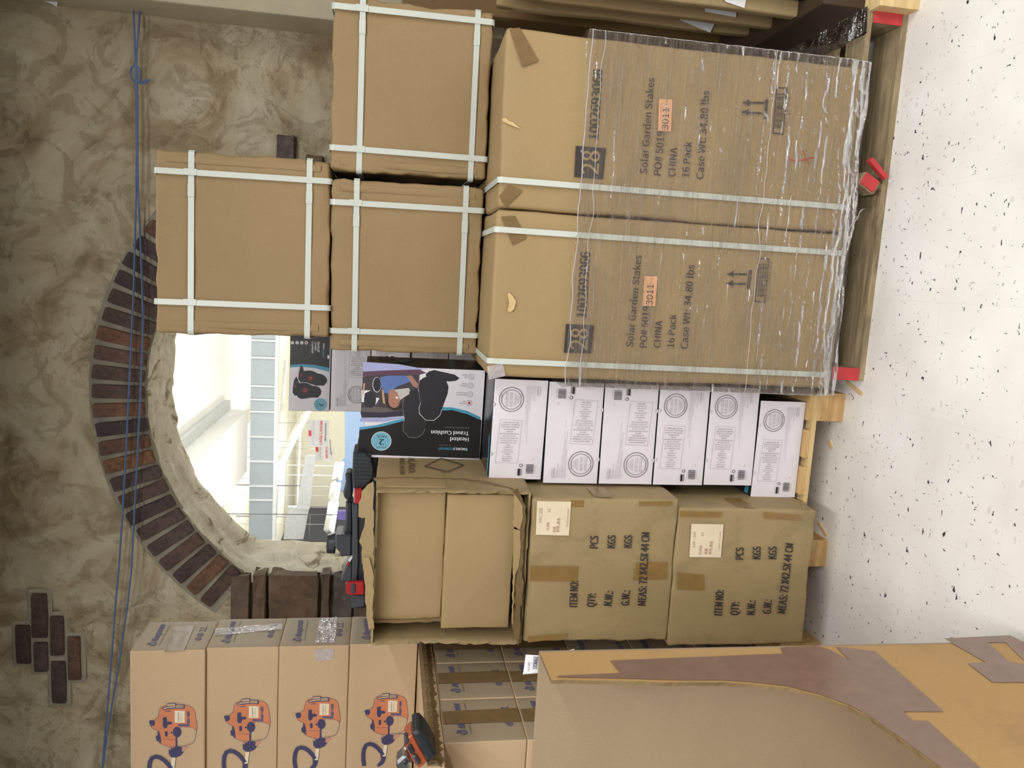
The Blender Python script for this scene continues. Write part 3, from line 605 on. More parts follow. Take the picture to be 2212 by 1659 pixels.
# stretch film round both cartons and the pallet
def film():
    zt = aty(1243, 500, 2.09).z; V, Fc = [], []; xl, xr, yf, yb = -.295, .66, 2.088, 2.12+BD
    per = [(xl, yb)] + [(xl, yb-(yb-yf)*i/24) for i in range(1, 24)] + [(xl, yf)] + [(xl+(xr-xl)*i/300, yf) for i in range(1, 300)] + [(xr, yf)] + [(xr, yf+(yb-yf)*i/24) for i in range(1, 25)]
    nz_ = 220
    for j in range(nz_+1):
        t = j/nz_
        for i, (x, y) in enumerate(per):
            z = (zt+.012*noise.noise(Vector((x*9, 0, 1))))*(1-t) + (.108+.018*noise.noise(Vector((x*6, 1, 0))))*t
            p = Vector((x, y, z)); sag = .012*max(0, 1-abs(x-.182)/.03) if y == yf else 0
            d = .0035*noise.noise(Vector((x*5, y*5, z*60))) + .0022*noise.noise(Vector((x*22+z*14, y*20, z*130))) + .002*abs(noise.noise(Vector((x*60-z*50, 3, z*25))))
            if t < .04: d += .004*abs(noise.noise(Vector((x*14, 7, z*240))))
            nrm = Vector((0, -1, 0)) if y == yf else (Vector((-1, 0, 0)) if x == xl else Vector((1, 0, 0)))
            q = p+nrm*(d+.001)
            if t > .93 and nrm.y: q.y += .012*((t-.93)/.07)
            V.append(q)
    n_ = len(per)
    for j in range(nz_):
        for i in range(n_-1): a = j*n_+i; Fc.append((a, a+1, a+n_+1, a+n_))
    o = link('stretch_film', mesh('stretch_film', V, Fc, M_FILM, True)); tag(o, 'crinkled clear stretch film wound round the two tall cartons', 'film')
    # ragged upper roll of film and the loose tails
    for k, (za, wv_) in enumerate(((zt-.004, .008), (zt-.04, .012), (.40, .01))):
        pts = [(xl+(xr-xl)*i/90, yf-.004-.002*noise.noise(Vector((i*.3, k, 0))), za+wv_*noise.noise(Vector((i*.12, k*3, 0)))+.02*(i/90-.5)*(k-1)*.3) for i in range(91)]
        tube('film_fold', pts, .0009+.0006*(k == 0), M_CLEAR, 5, o)
    V, Fc = [], []
    a, b, c_, d_ = atz(1830, 500, .13), atz(1845, 480, .1), aty(1868, 448, 2.05), aty(1856, 470, 2.07)
    for i in range(15):
        t = i/14; L_ = a.lerp(c_, t); R2 = b.lerp(d_, t)
        for s in range(7): p = L_.lerp(R2, s/6); V.append(p+noise.noise_vector(p*70)*.01)
    for i in range(14):
        for s in range(6): q = i*7+s; Fc.append((q, q+1, q+8, q+7))
    t_ = link('film_tail', mesh('film_tail', V, Fc, M_CLEAR, True), o)
    V, Fc = [], []                       # film pulled across the bare right end of the pallet
    q4 = [Vector((.655, 2.10, .42)), Vector((.815, 2.125, .125)), Vector((.815, 2.9, .125)), Vector((.655, 2.8, .42))]
    for i in range(31):
        for j in range(31):
            u, v = i/30, j/30; p = (q4[0].lerp(q4[1], u)).lerp(q4[3].lerp(q4[2], u), v); p.z -= .16*math.sin(PI*u)*.9; p += noise.noise_vector(Vector((p.x*9, p.y*12, p.z*9)))*.004; p.z = max(p.z, .127); V.append(p)
    for i in range(30):
        for j in range(30): a_ = i*31+j; Fc.append((a_, a_+1, a_+32, a_+31))
    link('film_skirt', mesh('film_skirt', V, Fc, M_FILM, True), o)
film()

# ================================================================== strapped cartons on top
AY, k_ = 2.375, 2.375/2.16
def strapped(x, z, wd, ht, rz, lean, hs, vsx, label, seed, dp=.46):
    o = carton('strapped_carton', label, wd, dp, ht, (x, AY+dp/2, z), rz, K_A, 'strapped blank cartons', r=.010, n=18, amp=.005, seed=seed, crush=.007)
    o.rotation_euler = (0, lean, rz); d = (wd, dp, ht)
    for t in vsx: strap(o, d, 'v', (t-.5)*wd, .0165)
    for t in hs:
        strap(o, d, 'h', (1-t)*ht, .0165)
    for kk, (fx, sd) in enumerate(((.05, 1), (.955, 2))):     # folded flap edges showing through the front board
        V, Fc = [], []
        for i in range(31):
            z_ = ht*(.06+.88*i/30)
            for k in range(4): V.append((-wd/2+wd*fx+(k-1.5)*.006+.002*noise.noise(Vector((z_*9, k, seed))), -dp/2-.0025-(.0014 if k in (1, 2) else 0), z_))
        for i in range(30):
            for k in range(3): q = i*4+k; Fc.append((q, q+1, q+5, q+4))
        link('flap_edge', mesh('flap_edge', V, Fc, K_A, True), o)
    for t in vsx:
        s = pbox('strap_seal', (.0185, .0035, .036), (0, 0, 0), M_STRAP, None, .0008); s.parent = o; s.location = ((t-.5)*wd+.001, -dp/2-.0092, (1-hs[0])*ht+.002 + (.0 if t < .5 else 0)); s.location.z -= .026*0
    for t in hs:
        s = pbox('strap_seal', (.036, .0035, .0185), (0, 0, 0), M_STRAP, None, .0008); s.parent = o; s.location = ((vsx[1]-.5)*wd-.05, -dp/2-.0065, (1-t)*ht)
    return o, d
z_b = 1.43+(1.1809-1.43)*k_
A2, _ = strapped(.0154*k_, 1.158, .4605*k_, 1.43+(1.1809+.4066-1.43)*k_-1.156, -.05, -.012, (.16, .88), (.12, .87), 'blank strapped carton in the lower row, directly above the left wrapped carton', 11)
A1, _ = strapped(.0279*k_+.002, 1.43+(1.5972-1.43)*k_-.003, .4721*k_, .4436*k_, .06, -.012, (.2, .875), (.17, .885), 'topmost strapped blank carton, standing on the lower left one', 12)
A3, _ = strapped(.4804*k_+.002, 1.158, .4354*k_, 1.43+(1.1803+.4174-1.43)*k_-1.156, -.03, -.006, (.18, .9), (.13, .94), 'blank strapped carton on the right above the red scribble carton', 13)

# ================================================================== white travel cushion boxes
WD = (.313, .35, .165)
def wmap(w_, h_, flip):
    def f(a, b):
        if flip: a, b = 1-a, 1-b
        return ((.5-b)*w_, (1-a)*h_)
    return f
def white_print(face, w_, h_, flip):
    P = Print(face, wmap(w_, h_, flip), .0006); G, D = M_GREYT, M_DGREYT; asp = h_/w_
    def T(s, a, b0, b1, h, m, bold=0):           # vertical-in-photo text running along b
        P.text(s, (a, b0), (a, b1), h, m, bold)
    def Trow(s, a0, a1, b, h, m, bold=0):
        # rows reading along a: map needs equal metric so draw with explicit scale
        V, Fcs = glyphs(s); P.add([P.map(a0+(a1-a0)*v[0], b-h*v[1]) for v in V], Fcs, m)
    def Tcol(s, a, b0, b1, h, m, bold=0):        # turned clockwise: reading along +b, up = +a
        V, Fcs = glyphs(s); P.add([P.map(a+h*v[1], b0+(b1-b0)*v[0]) for v in V], Fcs, m)
    for r_, wd in ((.23, .008), (.185, .006)):
        pts = [(.33+r_*math.cos(t), .2+r_*asp*math.sin(t)) for t in [2*PI*i/32 for i in range(32)]]
        for p, q in zip(pts, pts[1:]+pts[:1]):
            c = (.33, .2); i1 = (c[0]+(p[0]-c[0])*(1-wd/r_*1.3), c[1]+(p[1]-c[1])*(1-wd/r_*1.3)); i2 = (c[0]+(q[0]-c[0])*(1-wd/r_*1.3), c[1]+(q[1]-c[1])*(1-wd/r_*1.3)); P.poly([p, q, i2, i1], D)
    for a in (.22, .25, .30, .33): Tcol('100 VOLT 60 HZ', a, .13, .27, .02, G)
    for i, a in enumerate((.385, .405, .425, .445, .465)): Tcol('REGISTERED OFFICE', a, .14+.008*i, .26-.008*i, .012, G)
    for i, (a, b0, b1) in enumerate(((.52, .12, .28), (.20, .12, .16))): pass
    Tcol('HOUSTON TX CO LTD', .14, .15, .25, .018, D); Tcol('SHENZHEN TRADE CO', .50, .14, .26, .015, D)
    c = [(.145, .395), (.555, .40), (.52, .83), (.10, .825)]
    for p, q in zip(c, c[1:]+c[:1]):
        dx, dy = q[0]-p[0], q[1]-p[1]
        e = (.004, 0) if abs(dy) > abs(dx) else (0, .002); P.poly([p, q, (q[0]+e[0], q[1]+e[1]), (p[0]+e[0], p[1]+e[1])], G)
    rows = [('UNDER PENALTY OF LAW', 1, 1), ('THIS TAG NOT TO BE REMOVED', 1.2, 1), ('EXCEPT BY THE CONSUMER', 1.1, 1), ('ALL NEW MATERIAL', .75, 1), ('CONSISTS OF', .4, 1), ('100% POLYURETHANE FOAM PAD', 1.2, 1), ('REG. NO. CT 013 (CN)', .8, 1), ('CERTIFICATION IS MADE THAT', 1.2, 0), ('THE MATERIALS IN THIS ARE', 1.05, 0), ('DESCRIBED BY LAW', 1, 0), ('MADE FOR', .25, 1), ('COMMERCE, MI', .6, 0), ('48390 USA', .5, 0), ('DATE OF DELIVERY', .75, 0), ('FINISHED', .35, 0), ('Fabric 100% Polyester', .6, 0), ('Filling 100% Polyester', .65, 0), ('MADE IN CHINA', .5, 1)]
    for i, (s, wq, dk) in enumerate(rows):
        b = .425+i*.0225; cx = .345-(b-.4)*.08; hw = .155*wq/1.0*.95; Trow(s, cx-hw, cx+hw, b+.006, .012, D if dk else G, .02 if dk else 0)
    for a, b1 in ((.60, .34), (.615, .53), (.635, .46), (.655, .63), (.675, .30), (.70, .19), (.715, .15), (.74, .21), (.755, .20), (.77, .13)): Tcol('Distributed and imported for use with adapter', a, .06, b1, .009, G)
    Tcol('Homedics', .80, .06, .155, .03, D, .02); Tcol('Distributed by', .845, .06, .15, .018, G)
    v = .84; rnd = random.Random(5)
    while v < .935: b = rnd.choice((.002, .004, .007)); P.poly([(.69, v), (.83, v), (.83, v+b), (.69, v+b)], D); v += b+.0035
    Tcol('0 31262 0', .855, .85, .93, .015, G); Tcol('2529', .80, .775, .80, .02, M_BRN)
    P.poly([(.535, .885), (.575, .885), (.575, .955), (.535, .955)], M_BLK); P.poly([(.585, .885), (.605, .885), (.605, .955), (.585, .955)], G)
    pts = [(.59+.03*math.cos(t), .85+.03*asp*math.sin(t)) for t in [2*PI*i/16 for i in range(16)]]; P.poly(pts, D); pts = [(.59+.018*math.cos(t), .85+.018*asp*math.sin(t)) for t in [2*PI*i/16 for i in range(16)]]; P.poly(pts, M_WBOX)
    for b in (.25, .74):                                   # thumb cuts
        pts = [(.0+.035*math.sin(t), b+.035*asp*math.cos(t)) for t in [PI*i/14 for i in range(15)]]; P.poly([(.004, b-.035*asp)]+pts[::-1]+[(.004, b+.035*asp)], G)
        pts = [(.0+.030*math.sin(t), b+.030*asp*math.cos(t)) for t in [PI*i/14 for i in range(15)]]; P.poly(pts, M_WBOX)
    return P
def whitebox_mesh(w_, d_, h_, seed):
    me = softbox('cushion_box', w_, d_, h_, [M_BLK, M_WBOX], r=.0022, n=6, amp=.0008, seed=seed)
    for p in me.polygons:
        if p.normal.y < -.9: p.material_index = 1
    return me
wprint = {}
def whitebox(x, z, y, rz, h_, flip, label, w_=.313, group='white travel cushion boxes', pr=True, lean=0):
    h_ -= .001; me = whitebox_mesh(w_, .35, h_, random.random()*50); o = link('cushion_box', me, None, (x, y+.175, z), rz); o.rotation_euler = (0, lean, rz); tag(o, label, 'box', group)
    if pr:
        P = white_print(Face(o, (w_, .35, h_), 'front', .0012), w_, h_, flip); P.build('label_print')
    f = Face(o, (w_, .35, h_), 'top', .0014); Q = Print(f, lambda a, b: ((a-.5)*w_, (b-.5)*.35), .0004)  # cyan sweep and grey cushion art on the dark cover
    Q.poly([(.02, .05), (.2, .02), (.42, .04), (.42, .10), (.2, .08), (.02, .12)], M_CYAN); Q.text('Heated', (.75, .2), (.55, .2), .05, M_GREYT); Q.build('cover_print')
    return o
zs = [(-.457, .781, 0.004, .172, True, 'white box second from the top of the front stack, barcode at right'), (-.459, .607, .02, .172, True, 'white box third from the top of the front stack, thumb notch above'), (-.459, .4415, .02, .164, False, 'white box fourth from the top of the front stack'),
      (-.457, .277, .02, .163, False, 'white box second from the bottom of the front stack'), (-.4898, .1205, -.01, .155, False, 'bottom white box of the front stack, pushed left on the pallet')]
for x, z, rz, h_, fl, lab in zs: whitebox(x, z, 2.22, rz, h_, fl, lab)
whitebox(-.442, .955, 2.22, -.05, .163, False, 'top white box of the front stack, under the picture box', .309)
# picture box standing on the stack
PD = (.298, .165, .374)
PB = link('picture_cushion_box', softbox('picture_cushion_box', *PD, [M_BLK, M_WBOX], r=.002, n=8, amp=.0008, seed=4), None, (-.441, 2.42+.0825, 1.1205), -.07)
tag(PB, 'travel cushion box with car photo and 2 pack badge, standing on the white stack', 'box')
fp = Face(PB, PD, 'front', .001); fq = Face(PB, PD, 'right', .001)
z = zm(750, 740, 6.381)
ZL = lambda *a: [z(*p) for p in a]
P = Print(fp, lift=.0004)
cq = [(-PD[0]/2+.001, .001), (PD[0]/2-.001, .001), (PD[0]/2-.001, PD[2]-.001), (-PD[0]/2+.001, PD[2]-.001)]
P.tri(cq, M_WBOX)
GS = lambda n, c: flat(n, c, .4)
P.poly(ZL((222, 265), (720, 300), (1100, 370), (222, 400)), M_LILAC)
P.poly(ZL((218, 400), (500, 385), (1000, 370), (1090, 420), (1000, 442), (440, 445), (215, 475)), GS('plum_print', (92, 62, 82)))
P.poly(ZL((215, 470), (440, 445), (1000, 440), (980, 640), (770, 1000), (188, 960)), GS('cabin_print', (66, 58, 64)))
P.poly(ZL((190, 900), (350, 880), (560, 900), (760, 940), (700, 990), (200, 965)), GS('grey_cabin', (96, 88, 88)))
P.poly(ZL((640, 650), (850, 625), (880, 690), (775, 760), (720, 800), (650, 700)), GS('window_print', (186, 180, 176)))
P.poly(ZL((202, 655), (325, 660), (240, 700), (232, 820), (200, 820)), M_WHITE); P.poly(ZL((395, 755), (445, 770), (390, 860)), M_WHITE)
P.poly(ZL((225, 560), (248, 560), (228, 700), (205, 760)), GS('wood_print', (188, 150, 112))); P.poly(ZL((475, 650), (500, 650), (525, 850), (492, 830)), GS('wood_print', (188, 150, 112)))
P.ell(z(315, 785), 13.2, 18, GS('seat_print', (40, 42, 52))); P.ell(z(410, 580), 9.4, 16.5, M_WHITE); P.ell(z(412, 578), 8.6, 15.6, GS('seat_print', (40, 42, 52)))
P.poly(ZL((460, 475), (560, 455), (820, 455), (875, 535), (700, 600), (640, 640), (560, 700), (510, 690), (470, 600)), GS('shirt_print', (88, 114, 170)))
P.poly(ZL((820, 458), (885, 450), (995, 590), (965, 628), (905, 600), (870, 540)), GS('skin_print', (158, 120, 104)))
P.poly(ZL((585, 650), (640, 640), (700, 700), (660, 740), (560, 730)), GS('skin_print', (158, 120, 104)))
P.poly(ZL((528, 830), (545, 775), (600, 760), (620, 860), (700, 905), (765, 800), (765, 905), (660, 935), (575, 905)), GS('hair_print', (38, 30, 32)))
P.ell(z(645, 795), 12.5, 16.5, GS('face_print', (166, 118, 98))); P.poly(ZL((665, 745), (700, 745), (700, 775), (672, 770)), M_WHITE)
P.line(ZL((640, 830), (640, 850)), 1, GS('hair_print', (38, 30, 32))); P.line(ZL((700, 825), (702, 845)), 1, GS('hair_print', (38, 30, 32)))
P.poly(ZL((182, 955), (500, 965), (770, 930), (778, 1010), (500, 1035), (200, 1035)), GS('sill_print', (50, 46, 62)))
P.poly(ZL((178, 1040), (500, 1040), (780, 1012), (775, 1040), (500, 1095), (176, 1090)), M_LILAC)
P.poly(ZL((1330, 0+560), (1332, 560), (1331, 561)), M_GREYT)
P.poly(ZL((168, 1200), (500, 1148), (780, 1075), (1290, 930), (1450, 925), (1650, 980), (1852, 1068), (1822, 1600), (150, 1540)), M_BLK)
P.poly(ZL((168, 1165), (400, 1138), (780, 1040), (780, 1078), (500, 1152), (168, 1205)), M_CYAN)
P.poly(ZL((1300, 888), (1450, 893), (1650, 940), (1838, 1028), (1836, 1065), (1650, 985), (1450, 930), (1285, 936)), M_CYAN)
cu2 = ZL((850, 680), (885, 648), (970, 635), (990, 700), (1010, 830), (990, 980), (1080, 1070), (1100, 1080), (1070, 1190), (1040, 1260), (960, 1310), (850, 1305), (775, 1220), (770, 1150), (790, 1050), (770, 930), (765, 850), (780, 770), (835, 735), (870, 715))
cu1 = ZL((1080, 435), (1130, 395), (1200, 378), (1300, 400), (1480, 440), (1548, 490), (1500, 525), (1420, 535), (1365, 532), (1395, 600), (1385, 700), (1340, 820), (1300, 930), (1280, 1000), (1200, 1070), (1080, 1068), (1000, 980), (990, 900), (1010, 830), (990, 700), (980, 600), (1000, 520), (1060, 480), (1092, 470))
CU = GS('cushion_print', (42, 39, 46)); P.poly(cu2, CU); P.line(cu2[11:17]+[cu2[17-0]], .9, M_GREYT); P.line(cu2[8:17], .9, M_GREYT); P.poly(cu1, CU); P.line(cu1[12:22], .9, M_GREYT); P.line(cu1[12:19], .9, M_WHITE)
P.ell(z(470, 1355), 21.8, 20.6, M_WHITE); P.ell(z(470, 1355), 20.8, 19.6, M_BADGE)
P.text('2', z(505, 1330), z(440, 1330), 12, M_BLK, .02); P.text('PACK', z(545, 1275), z(412, 1272), 5.5, M_BLK, .01); P.text('BONUS VALUE', z(535, 1435), z(400, 1432), 3, M_BLK)
P.text('Heated', z(1672, 1308), z(1420, 1303), 8.2, M_WHITE, .02); P.text('Travel Cushion', z(1675, 1225), z(1158, 1208), 8.2, M_WHITE, .02); P.text('with Vibration Massage', z(1685, 1168), z(1355, 1158), 3, M_GREYT)
P.text('MOBILE', z(1622, 1450), z(1458, 1447), 5, M_WHITE, .02); P.text('COMFORT', z(1452, 1447), z(1252, 1440), 5, M_CYAN, .02); P.ell(z(1643, 1472), 2.3, 3.4, M_BADGE); P.text('by homedics', z(1430, 1408), z(1265, 1404), 2.4, M_GREYT)
for (cx, cy), t1, t2 in (((1708, 468), 'Auto', 'Adapter'), ((1700, 590), 'Vibration', 'Massage'), ((1690, 712), 'Heats Back &', 'Seat Cushion'), ((1680, 830), 'Soothing', 'Heat')):
    P.ell(z(cx, cy), 6, 6, M_GREYT, ring=.6); P.ell(z(cx, cy), 2.2, 3.2, M_RED if cy > 800 else M_GREYT, ring=0 if cy > 800 else .5)
    P.text(t1, z(cx-50, cy), z(cx-50-len(t1)*11, cy-1), 2.2, M_DGREYT); P.text(t2, z(cx-50, cy-28), z(cx-50-len(t2)*11, cy-29), 2.2, M_DGREYT)
P.build('cover_print')
P = Print(fq, lift=.0005); P.ell(z(785, 257), 16, 3.6, GS('side_badge', (70, 104, 112))); P.text('2 PACK', z(830, 262), z(740, 258), 3, M_BLK)
for x in (330, 465, 545, 620): P.poly(ZL((x-22, 190), (x+22, 192), (x+26, 240), (x-18, 238)), GS('brown_side_print', (84, 66, 56)))
P.build('side_print')
# rear stack of the same boxes against the arch
QY = 3.1; kq = QY/2.7
def zq(z): return 1.43+(z-1.43)*kq
q1z, q2z, q1t = zq(1.6215), zq(1.4868), zq(1.7584)
hq = q1z-q2z
Q1 = link('cushion_box', whitebox_mesh(.35, .32, q1t-q1z, 3), None, (-.406, QY+.16, q1z), .04); tag(Q1, 'travel cushion box with red glow cushions, top of the rear stack', 'box', 'white travel cushion boxes')
f = Face(Q1, (.35, .32, q1t-q1z), 'front', .001); z = zm(610, 730, 9.758); ZL = lambda *a: [z(*p) for p in a]; P = Print(f, lift=.0004)
P.poly(ZL((165, -140), (1000, -120), (985, 630), (700, 570), (400, 550), (165, 568)), M_BLK)
P.poly(ZL((165, 568), (400, 550), (700, 570), (985, 632), (982, 712), (700, 640), (400, 604), (165, 622)), M_CYAN)
c1 = ZL((400, 570), (430, 620), (450, 700), (550, 685), (640, 700), (740, 750), (840, 770), (900, 810), (940, 880), (930, 940), (870, 1005), (700, 1000), (600, 970), (500, 935), (380, 935), (335, 860), (340, 760), (370, 620))
c2 = ZL((285, 815), (320, 870), (345, 950), (480, 945), (560, 970), (640, 1015), (720, 1015), (780, 1050), (820, 1120), (800, 1200), (740, 1260), (620, 1255), (480, 1280), (400, 1285), (340, 1260), (300, 1210), (260, 1215), (215, 1150), (220, 1050), (245, 900))
P.poly(c1, CU); P.poly(c2, CU)
for (cx, cy), ry in (((595, 850), 6.5), ((475, 1100), 6.5), ((390, 780), 5), ((270, 1020), 4)):
    P.ell(z(cx, cy), 7 if ry > 6 else 2.6, ry, GS('glow_red_dark', (88, 42, 44))); P.ell(z(cx, cy), 4 if ry > 6 else 1.6, ry*.62, GS('glow_red', (150, 56, 50)))
P.ell(z(797, 1405), 13.5, 13.5, M_BADGE); P.text('2', z(775, 1370), z(775, 1440), 8.5, M_BLK, .02); P.text('PACK', z(708, 1332), z(708, 1462), 3.8, M_BLK)
P.text('Heated', z(742, 85), z(742, 290), 5, M_WHITE, .02); P.text('Travel', z(682, 88), z(682, 262), 5, M_WHITE, .02); P.text('Cushion', z(616, 80), z(616, 320), 5, M_WHITE, .02)
P.text('MOBILE', z(856, 112), z(856, 240), 3.2, M_WHITE, .02); P.text('COMFORT', z(854, 244), z(854, 405), 3.2, M_CYAN, .02); P.text('with Vibration Massage', z(570, 90), z(570, 410), 2.2, M_GREYT); P.text('by homedics', z(830, 260), z(830, 400), 1.6, M_GREYT)
for cx in (213, 312, 410, 505): P.ell(z(cx, 101), 3.8, 3.8, M_WBOX); P.text('Adapter', z(cx-5, 152), z(cx-5, 240), 1.8, M_GREYT)
P.ell(z(505, 101), 1.7, 1.7, M_RED); P.ell(z(968, 400), 2.2, 4.2, M_WHITE)
P.build('cover_print')
whitebox(-.401, q2z, QY, .02, hq-.001, True, 'white box directly under the red glow cushion box', .35)
zz = q2z; k = 0
names = ['third', 'fourth', 'fifth', 'sixth', 'seventh', 'eighth', 'ninth', 'tenth', 'eleventh']
while zz-.155 > .11:
    hk = .155; 
    if zz-.155-.155 < .11: hk = zz-.121
    zz -= hk; whitebox(-.40+(.06 if k == 0 else 0), zz, QY-.02*(k == 0), .0, hk-.0005, k != 0, 'white box ' + names[k] + ' from the top of the rear stack by the arch', .35, pr=(k < 2)); k += 1

# ================================================================== dusty brown cartons
CY_, CD = 2.087, .72
def dusty(x, z, wd, ht, rz, label, seed):
    o = carton('dusty_carton', label, wd, CD, ht, (x, CY_+CD/2, z), 0, K_C, 'dusty measured cartons', r=.008, n=18, amp=.004, seed=seed, crush=.003); o.rotation_euler = (0, 0, rz)
    return o, (wd, CD, ht)
C3, dC3 = dusty(-.866, .1205, .43, .443, .01, 'dusty brown carton at the bottom, label reading 120/200', 21)
C2, dC2 = dusty(-.839, .5655, .438, .441, -.0, 'dusty brown carton in the middle, label reading 143/200', 22)
fC3, fC2 = Face(C3, dC3, 'front', .003), Face(C2, dC2, 'front', .003)
for f, T, lq, lt in ((fC2, [('ITEM NO:', (1246.6, 1310.6), (1248.5, 1255)), ('QTY:', (1284, 1311), (1287, 1282.6)), ('N.W.:', (1320.6, 1308.8), (1324, 1277.8)), ('G.W.:', (1358, 1307.7), (1360.6, 1276)), ('MEAS: 72 X42.5X 44 CM', (1394, 1307.7), (1402.8, 1150.7)), ('PCS', (1290.7, 1184), (1292, 1158)), ('KGS', (1328, 1183.6), (1329.6, 1156.7)), ('KGS', (1364, 1182.8), (1365.5, 1156.7))],
      [(1160, 1082), (1233.6, 1083.4), (1228.7, 1156.7), (1157, 1154.8)], [('143 / 200', (1169, 1128.8), (1171.3, 1097), 6, M_BRN), ('12', (1188, 1107), (1189, 1099), 6, M_BRN), ('可调绳', (1185.5, 1145), (1186.5, 1128), 5.5, M_MAG), ('绿暖', (1200, 1149.9), (1200.5, 1136.6), 6, M_MAG), ('颜色:黑色', (1207.5, 1149), (1210, 1118), 6, M_MAG), ('MADE IN CHINA', (1226.8, 1137), (1229, 1097.7), 3.6, M_MAG)]),
     (fC3, [('ITEM NO:', (1559.4, 1329), (1563, 1275)), ('QTY:', (1594, 1328.6), (1596.8, 1301)), ('N.W.:', (1629.7, 1327.4), (1631.5, 1297.6)), ('G.W.:', (1664, 1325.6), (1667, 1295.7)), ('MEAS: 72 X42.5X 44 CM', (1695.8, 1324.8), (1713.8, 1175)), ('PCS', (1605, 1207.9), (1606, 1183)), ('KGS', (1642, 1207), (1642.8, 1181)), ('KGS', (1676.4, 1206.8), (1677, 1181))],
      [(1493.3, 1131), (1562.4, 1132.4), (1556.8, 1204), (1488.8, 1203)], [('120 / 200', (1500, 1182), (1503, 1148), 5.6, M_BRN), ('12', (1518, 1158), (1519.5, 1150), 5.6, M_BRN), ('可调绳', (1514, 1198), (1516, 1178), 5, M_MAG), ('绿暖', (1526.5, 1197), (1528, 1184), 5.6, M_MAG), ('颜色:黑色', (1536, 1197), (1539, 1168), 5.6, M_MAG), ('MADE IN CHINA', (1554, 1185), (1557, 1147), 3.4, M_MAG)])):
    P = Print(f, lift=.0014); P.sep = True
    for s, A, B in T: P.text(s, A, B, 17, INK, .02)
    s = patch(f, lq, M_LAB, 'shipping_label', .0016, 6, .0004); P = Print(f, lift=.0028)
    for s_, A, B, h, m_ in lt: P.text(s_, A, B, h, m_)
    t = P.build('label_print'); t.parent = s
for f, qs in ((fC2, ([(1144, 1222), (1250, 1223), (1245, 1256.5), (1144, 1254.6)], [(1374, 1215), (1441, 1213.6), (1441, 1251), (1366, 1253)], [(1380, 1083), (1452, 1082), (1452, 1092), (1380, 1093)], [(1232, 1080), (1262, 1080), (1261, 1096), (1232, 1095)], [(1140, 1375), (1225, 1368), (1225, 1378), (1140, 1388)])),
              (fC3, ([(1462, 1236), (1521, 1241.5), (1521, 1275), (1462, 1273)], [(1650, 1106), (1732, 1112), (1731, 1125), (1650, 1120)], [(1468, 1103), (1560, 1106), (1558, 1117), (1468, 1116)]))):
    for q in qs: patch(f, q, M_DULLTAPE, 'tape', .0002, 10, .0001)
for f in (Face(C2, dC2, 'right', .003), Face(C3, dC3, 'right', .003)):
    s = f.P(-.32, .0, 0); P = Print(f); P.tri([(-.355, .2), (-.25, .2), (-.25, .255), (-.355, .255)], M_DULLTAPE); P.build('tape')
# torn open carton on top with two inner cartons
C1 = empty('opened_carton', (-.825, CY_+CD/2, 1.0095), -.02); tag(C1, 'torn open brown carton on top of the dusty pair, two inner cartons showing', 'box'); bpy.context.view_layer.update()
w1, h1 = .452, .437
def panel(name, size, loc, m=K_C, amp=.003, front=0):
    bm = bmesh.new(); nxs, nys = 26, 34; a, b, c_ = size
    ax = 0 if a < .02 else (2 if c_ < .02 else 1)
    o1, o2 = [k for k in range(3) if k != ax]; V, Fc = [], []
    for side in (-1, 1):
        for i in range(nxs+1):
            for j in range(nys+1):
                p = [0, 0, 0]; p[ax] = side*size[ax]/2; p[o1] = (i/nxs-.5)*size[o1]; p[o2] = (j/nys-.5)*size[o2]; P_ = Vector(p)
                q = noise.noise_vector(Vector((P_[o1]*4, P_[o2]*4, sum(loc)*3)))*amp; 
                if front and P_.y < -size[1]/2+.004: P_.y += front*noise.noise(Vector((P_.x*70, P_.z*70, side*.3)))+front*.7*noise.noise(Vector((P_.x*20, P_.z*20, 0)))
                P_[ax] += q[ax]; V.append(P_)
    n2 = (nxs+1)*(nys+1)
    for s in (0, 1):
        for i in range(nxs):
            for j in range(nys): q = s*n2+i*(nys+1)+j; Fc.append((q, q+1, q+nys+2, q+nys+1))
    rim = [(0, j) for j in range(nys+1)]+[(i, nys) for i in range(1, nxs+1)]+[(nxs, j) for j in range(nys-1, -1, -1)]+[(i, 0) for i in range(nxs-1, 0, -1)]
    for (i, j), (k, l) in zip(rim, rim[1:]+rim[:1]): q, r_ = i*(nys+1)+j, k*(nys+1)+l; Fc.append((q, r_, n2+r_, n2+q))
    return link(name, mesh(name, V, Fc, m, True), C1, loc)
t_ = .005
panel('side_panel', (t_, CD, h1), (-w1/2, 0, h1/2), K_C, .006, .012); sp = panel('side_panel', (t_, CD, h1), (w1/2, 0, h1/2), K_C, .004, .012)
panel('bottom_panel', (w1, CD, t_), (0, 0, t_), K_C, .001, .01); panel('top_panel', (w1, CD, t_), (0, 0, h1-t_/2), K_C, .003, .012); panel('back_panel', (w1, t_, h1), (0, CD/2, h1/2), K_C)
z = zm(700, 960, 3.606); ZL = lambda *a: [z(*p) for p in a]
for kk, (wd, ht, xx, zz_, yy, lab) in enumerate((('a',)*6,)*0): pass
def inner(q, Y, lab, seed):
    p = [aty(x, y, Y) for x, y in q]; wd = (abs(p[1].x-p[0].x)+abs(p[2].x-p[3].x))/2; ht = (abs(p[0].z-p[3].z)+abs(p[1].z-p[2].z))/2; cx = sum(v.x for v in p)/4; zb = (p[2].z+p[3].z)/2
    o = carton('inner_carton', lab, wd, .6, ht, (cx, Y+.3, zb), -.02, K_CI, 'inner cartons of the torn carton', r=.004, n=12, amp=.0025, seed=seed, crush=.001); return o, (wd, .6, ht)
I2, di2 = inner(ZL((935, 1428), (945, 372), (1478, 372), (1462, 1408)), 2.105, 'lower of the two plain inner cartons inside the torn carton', 31)
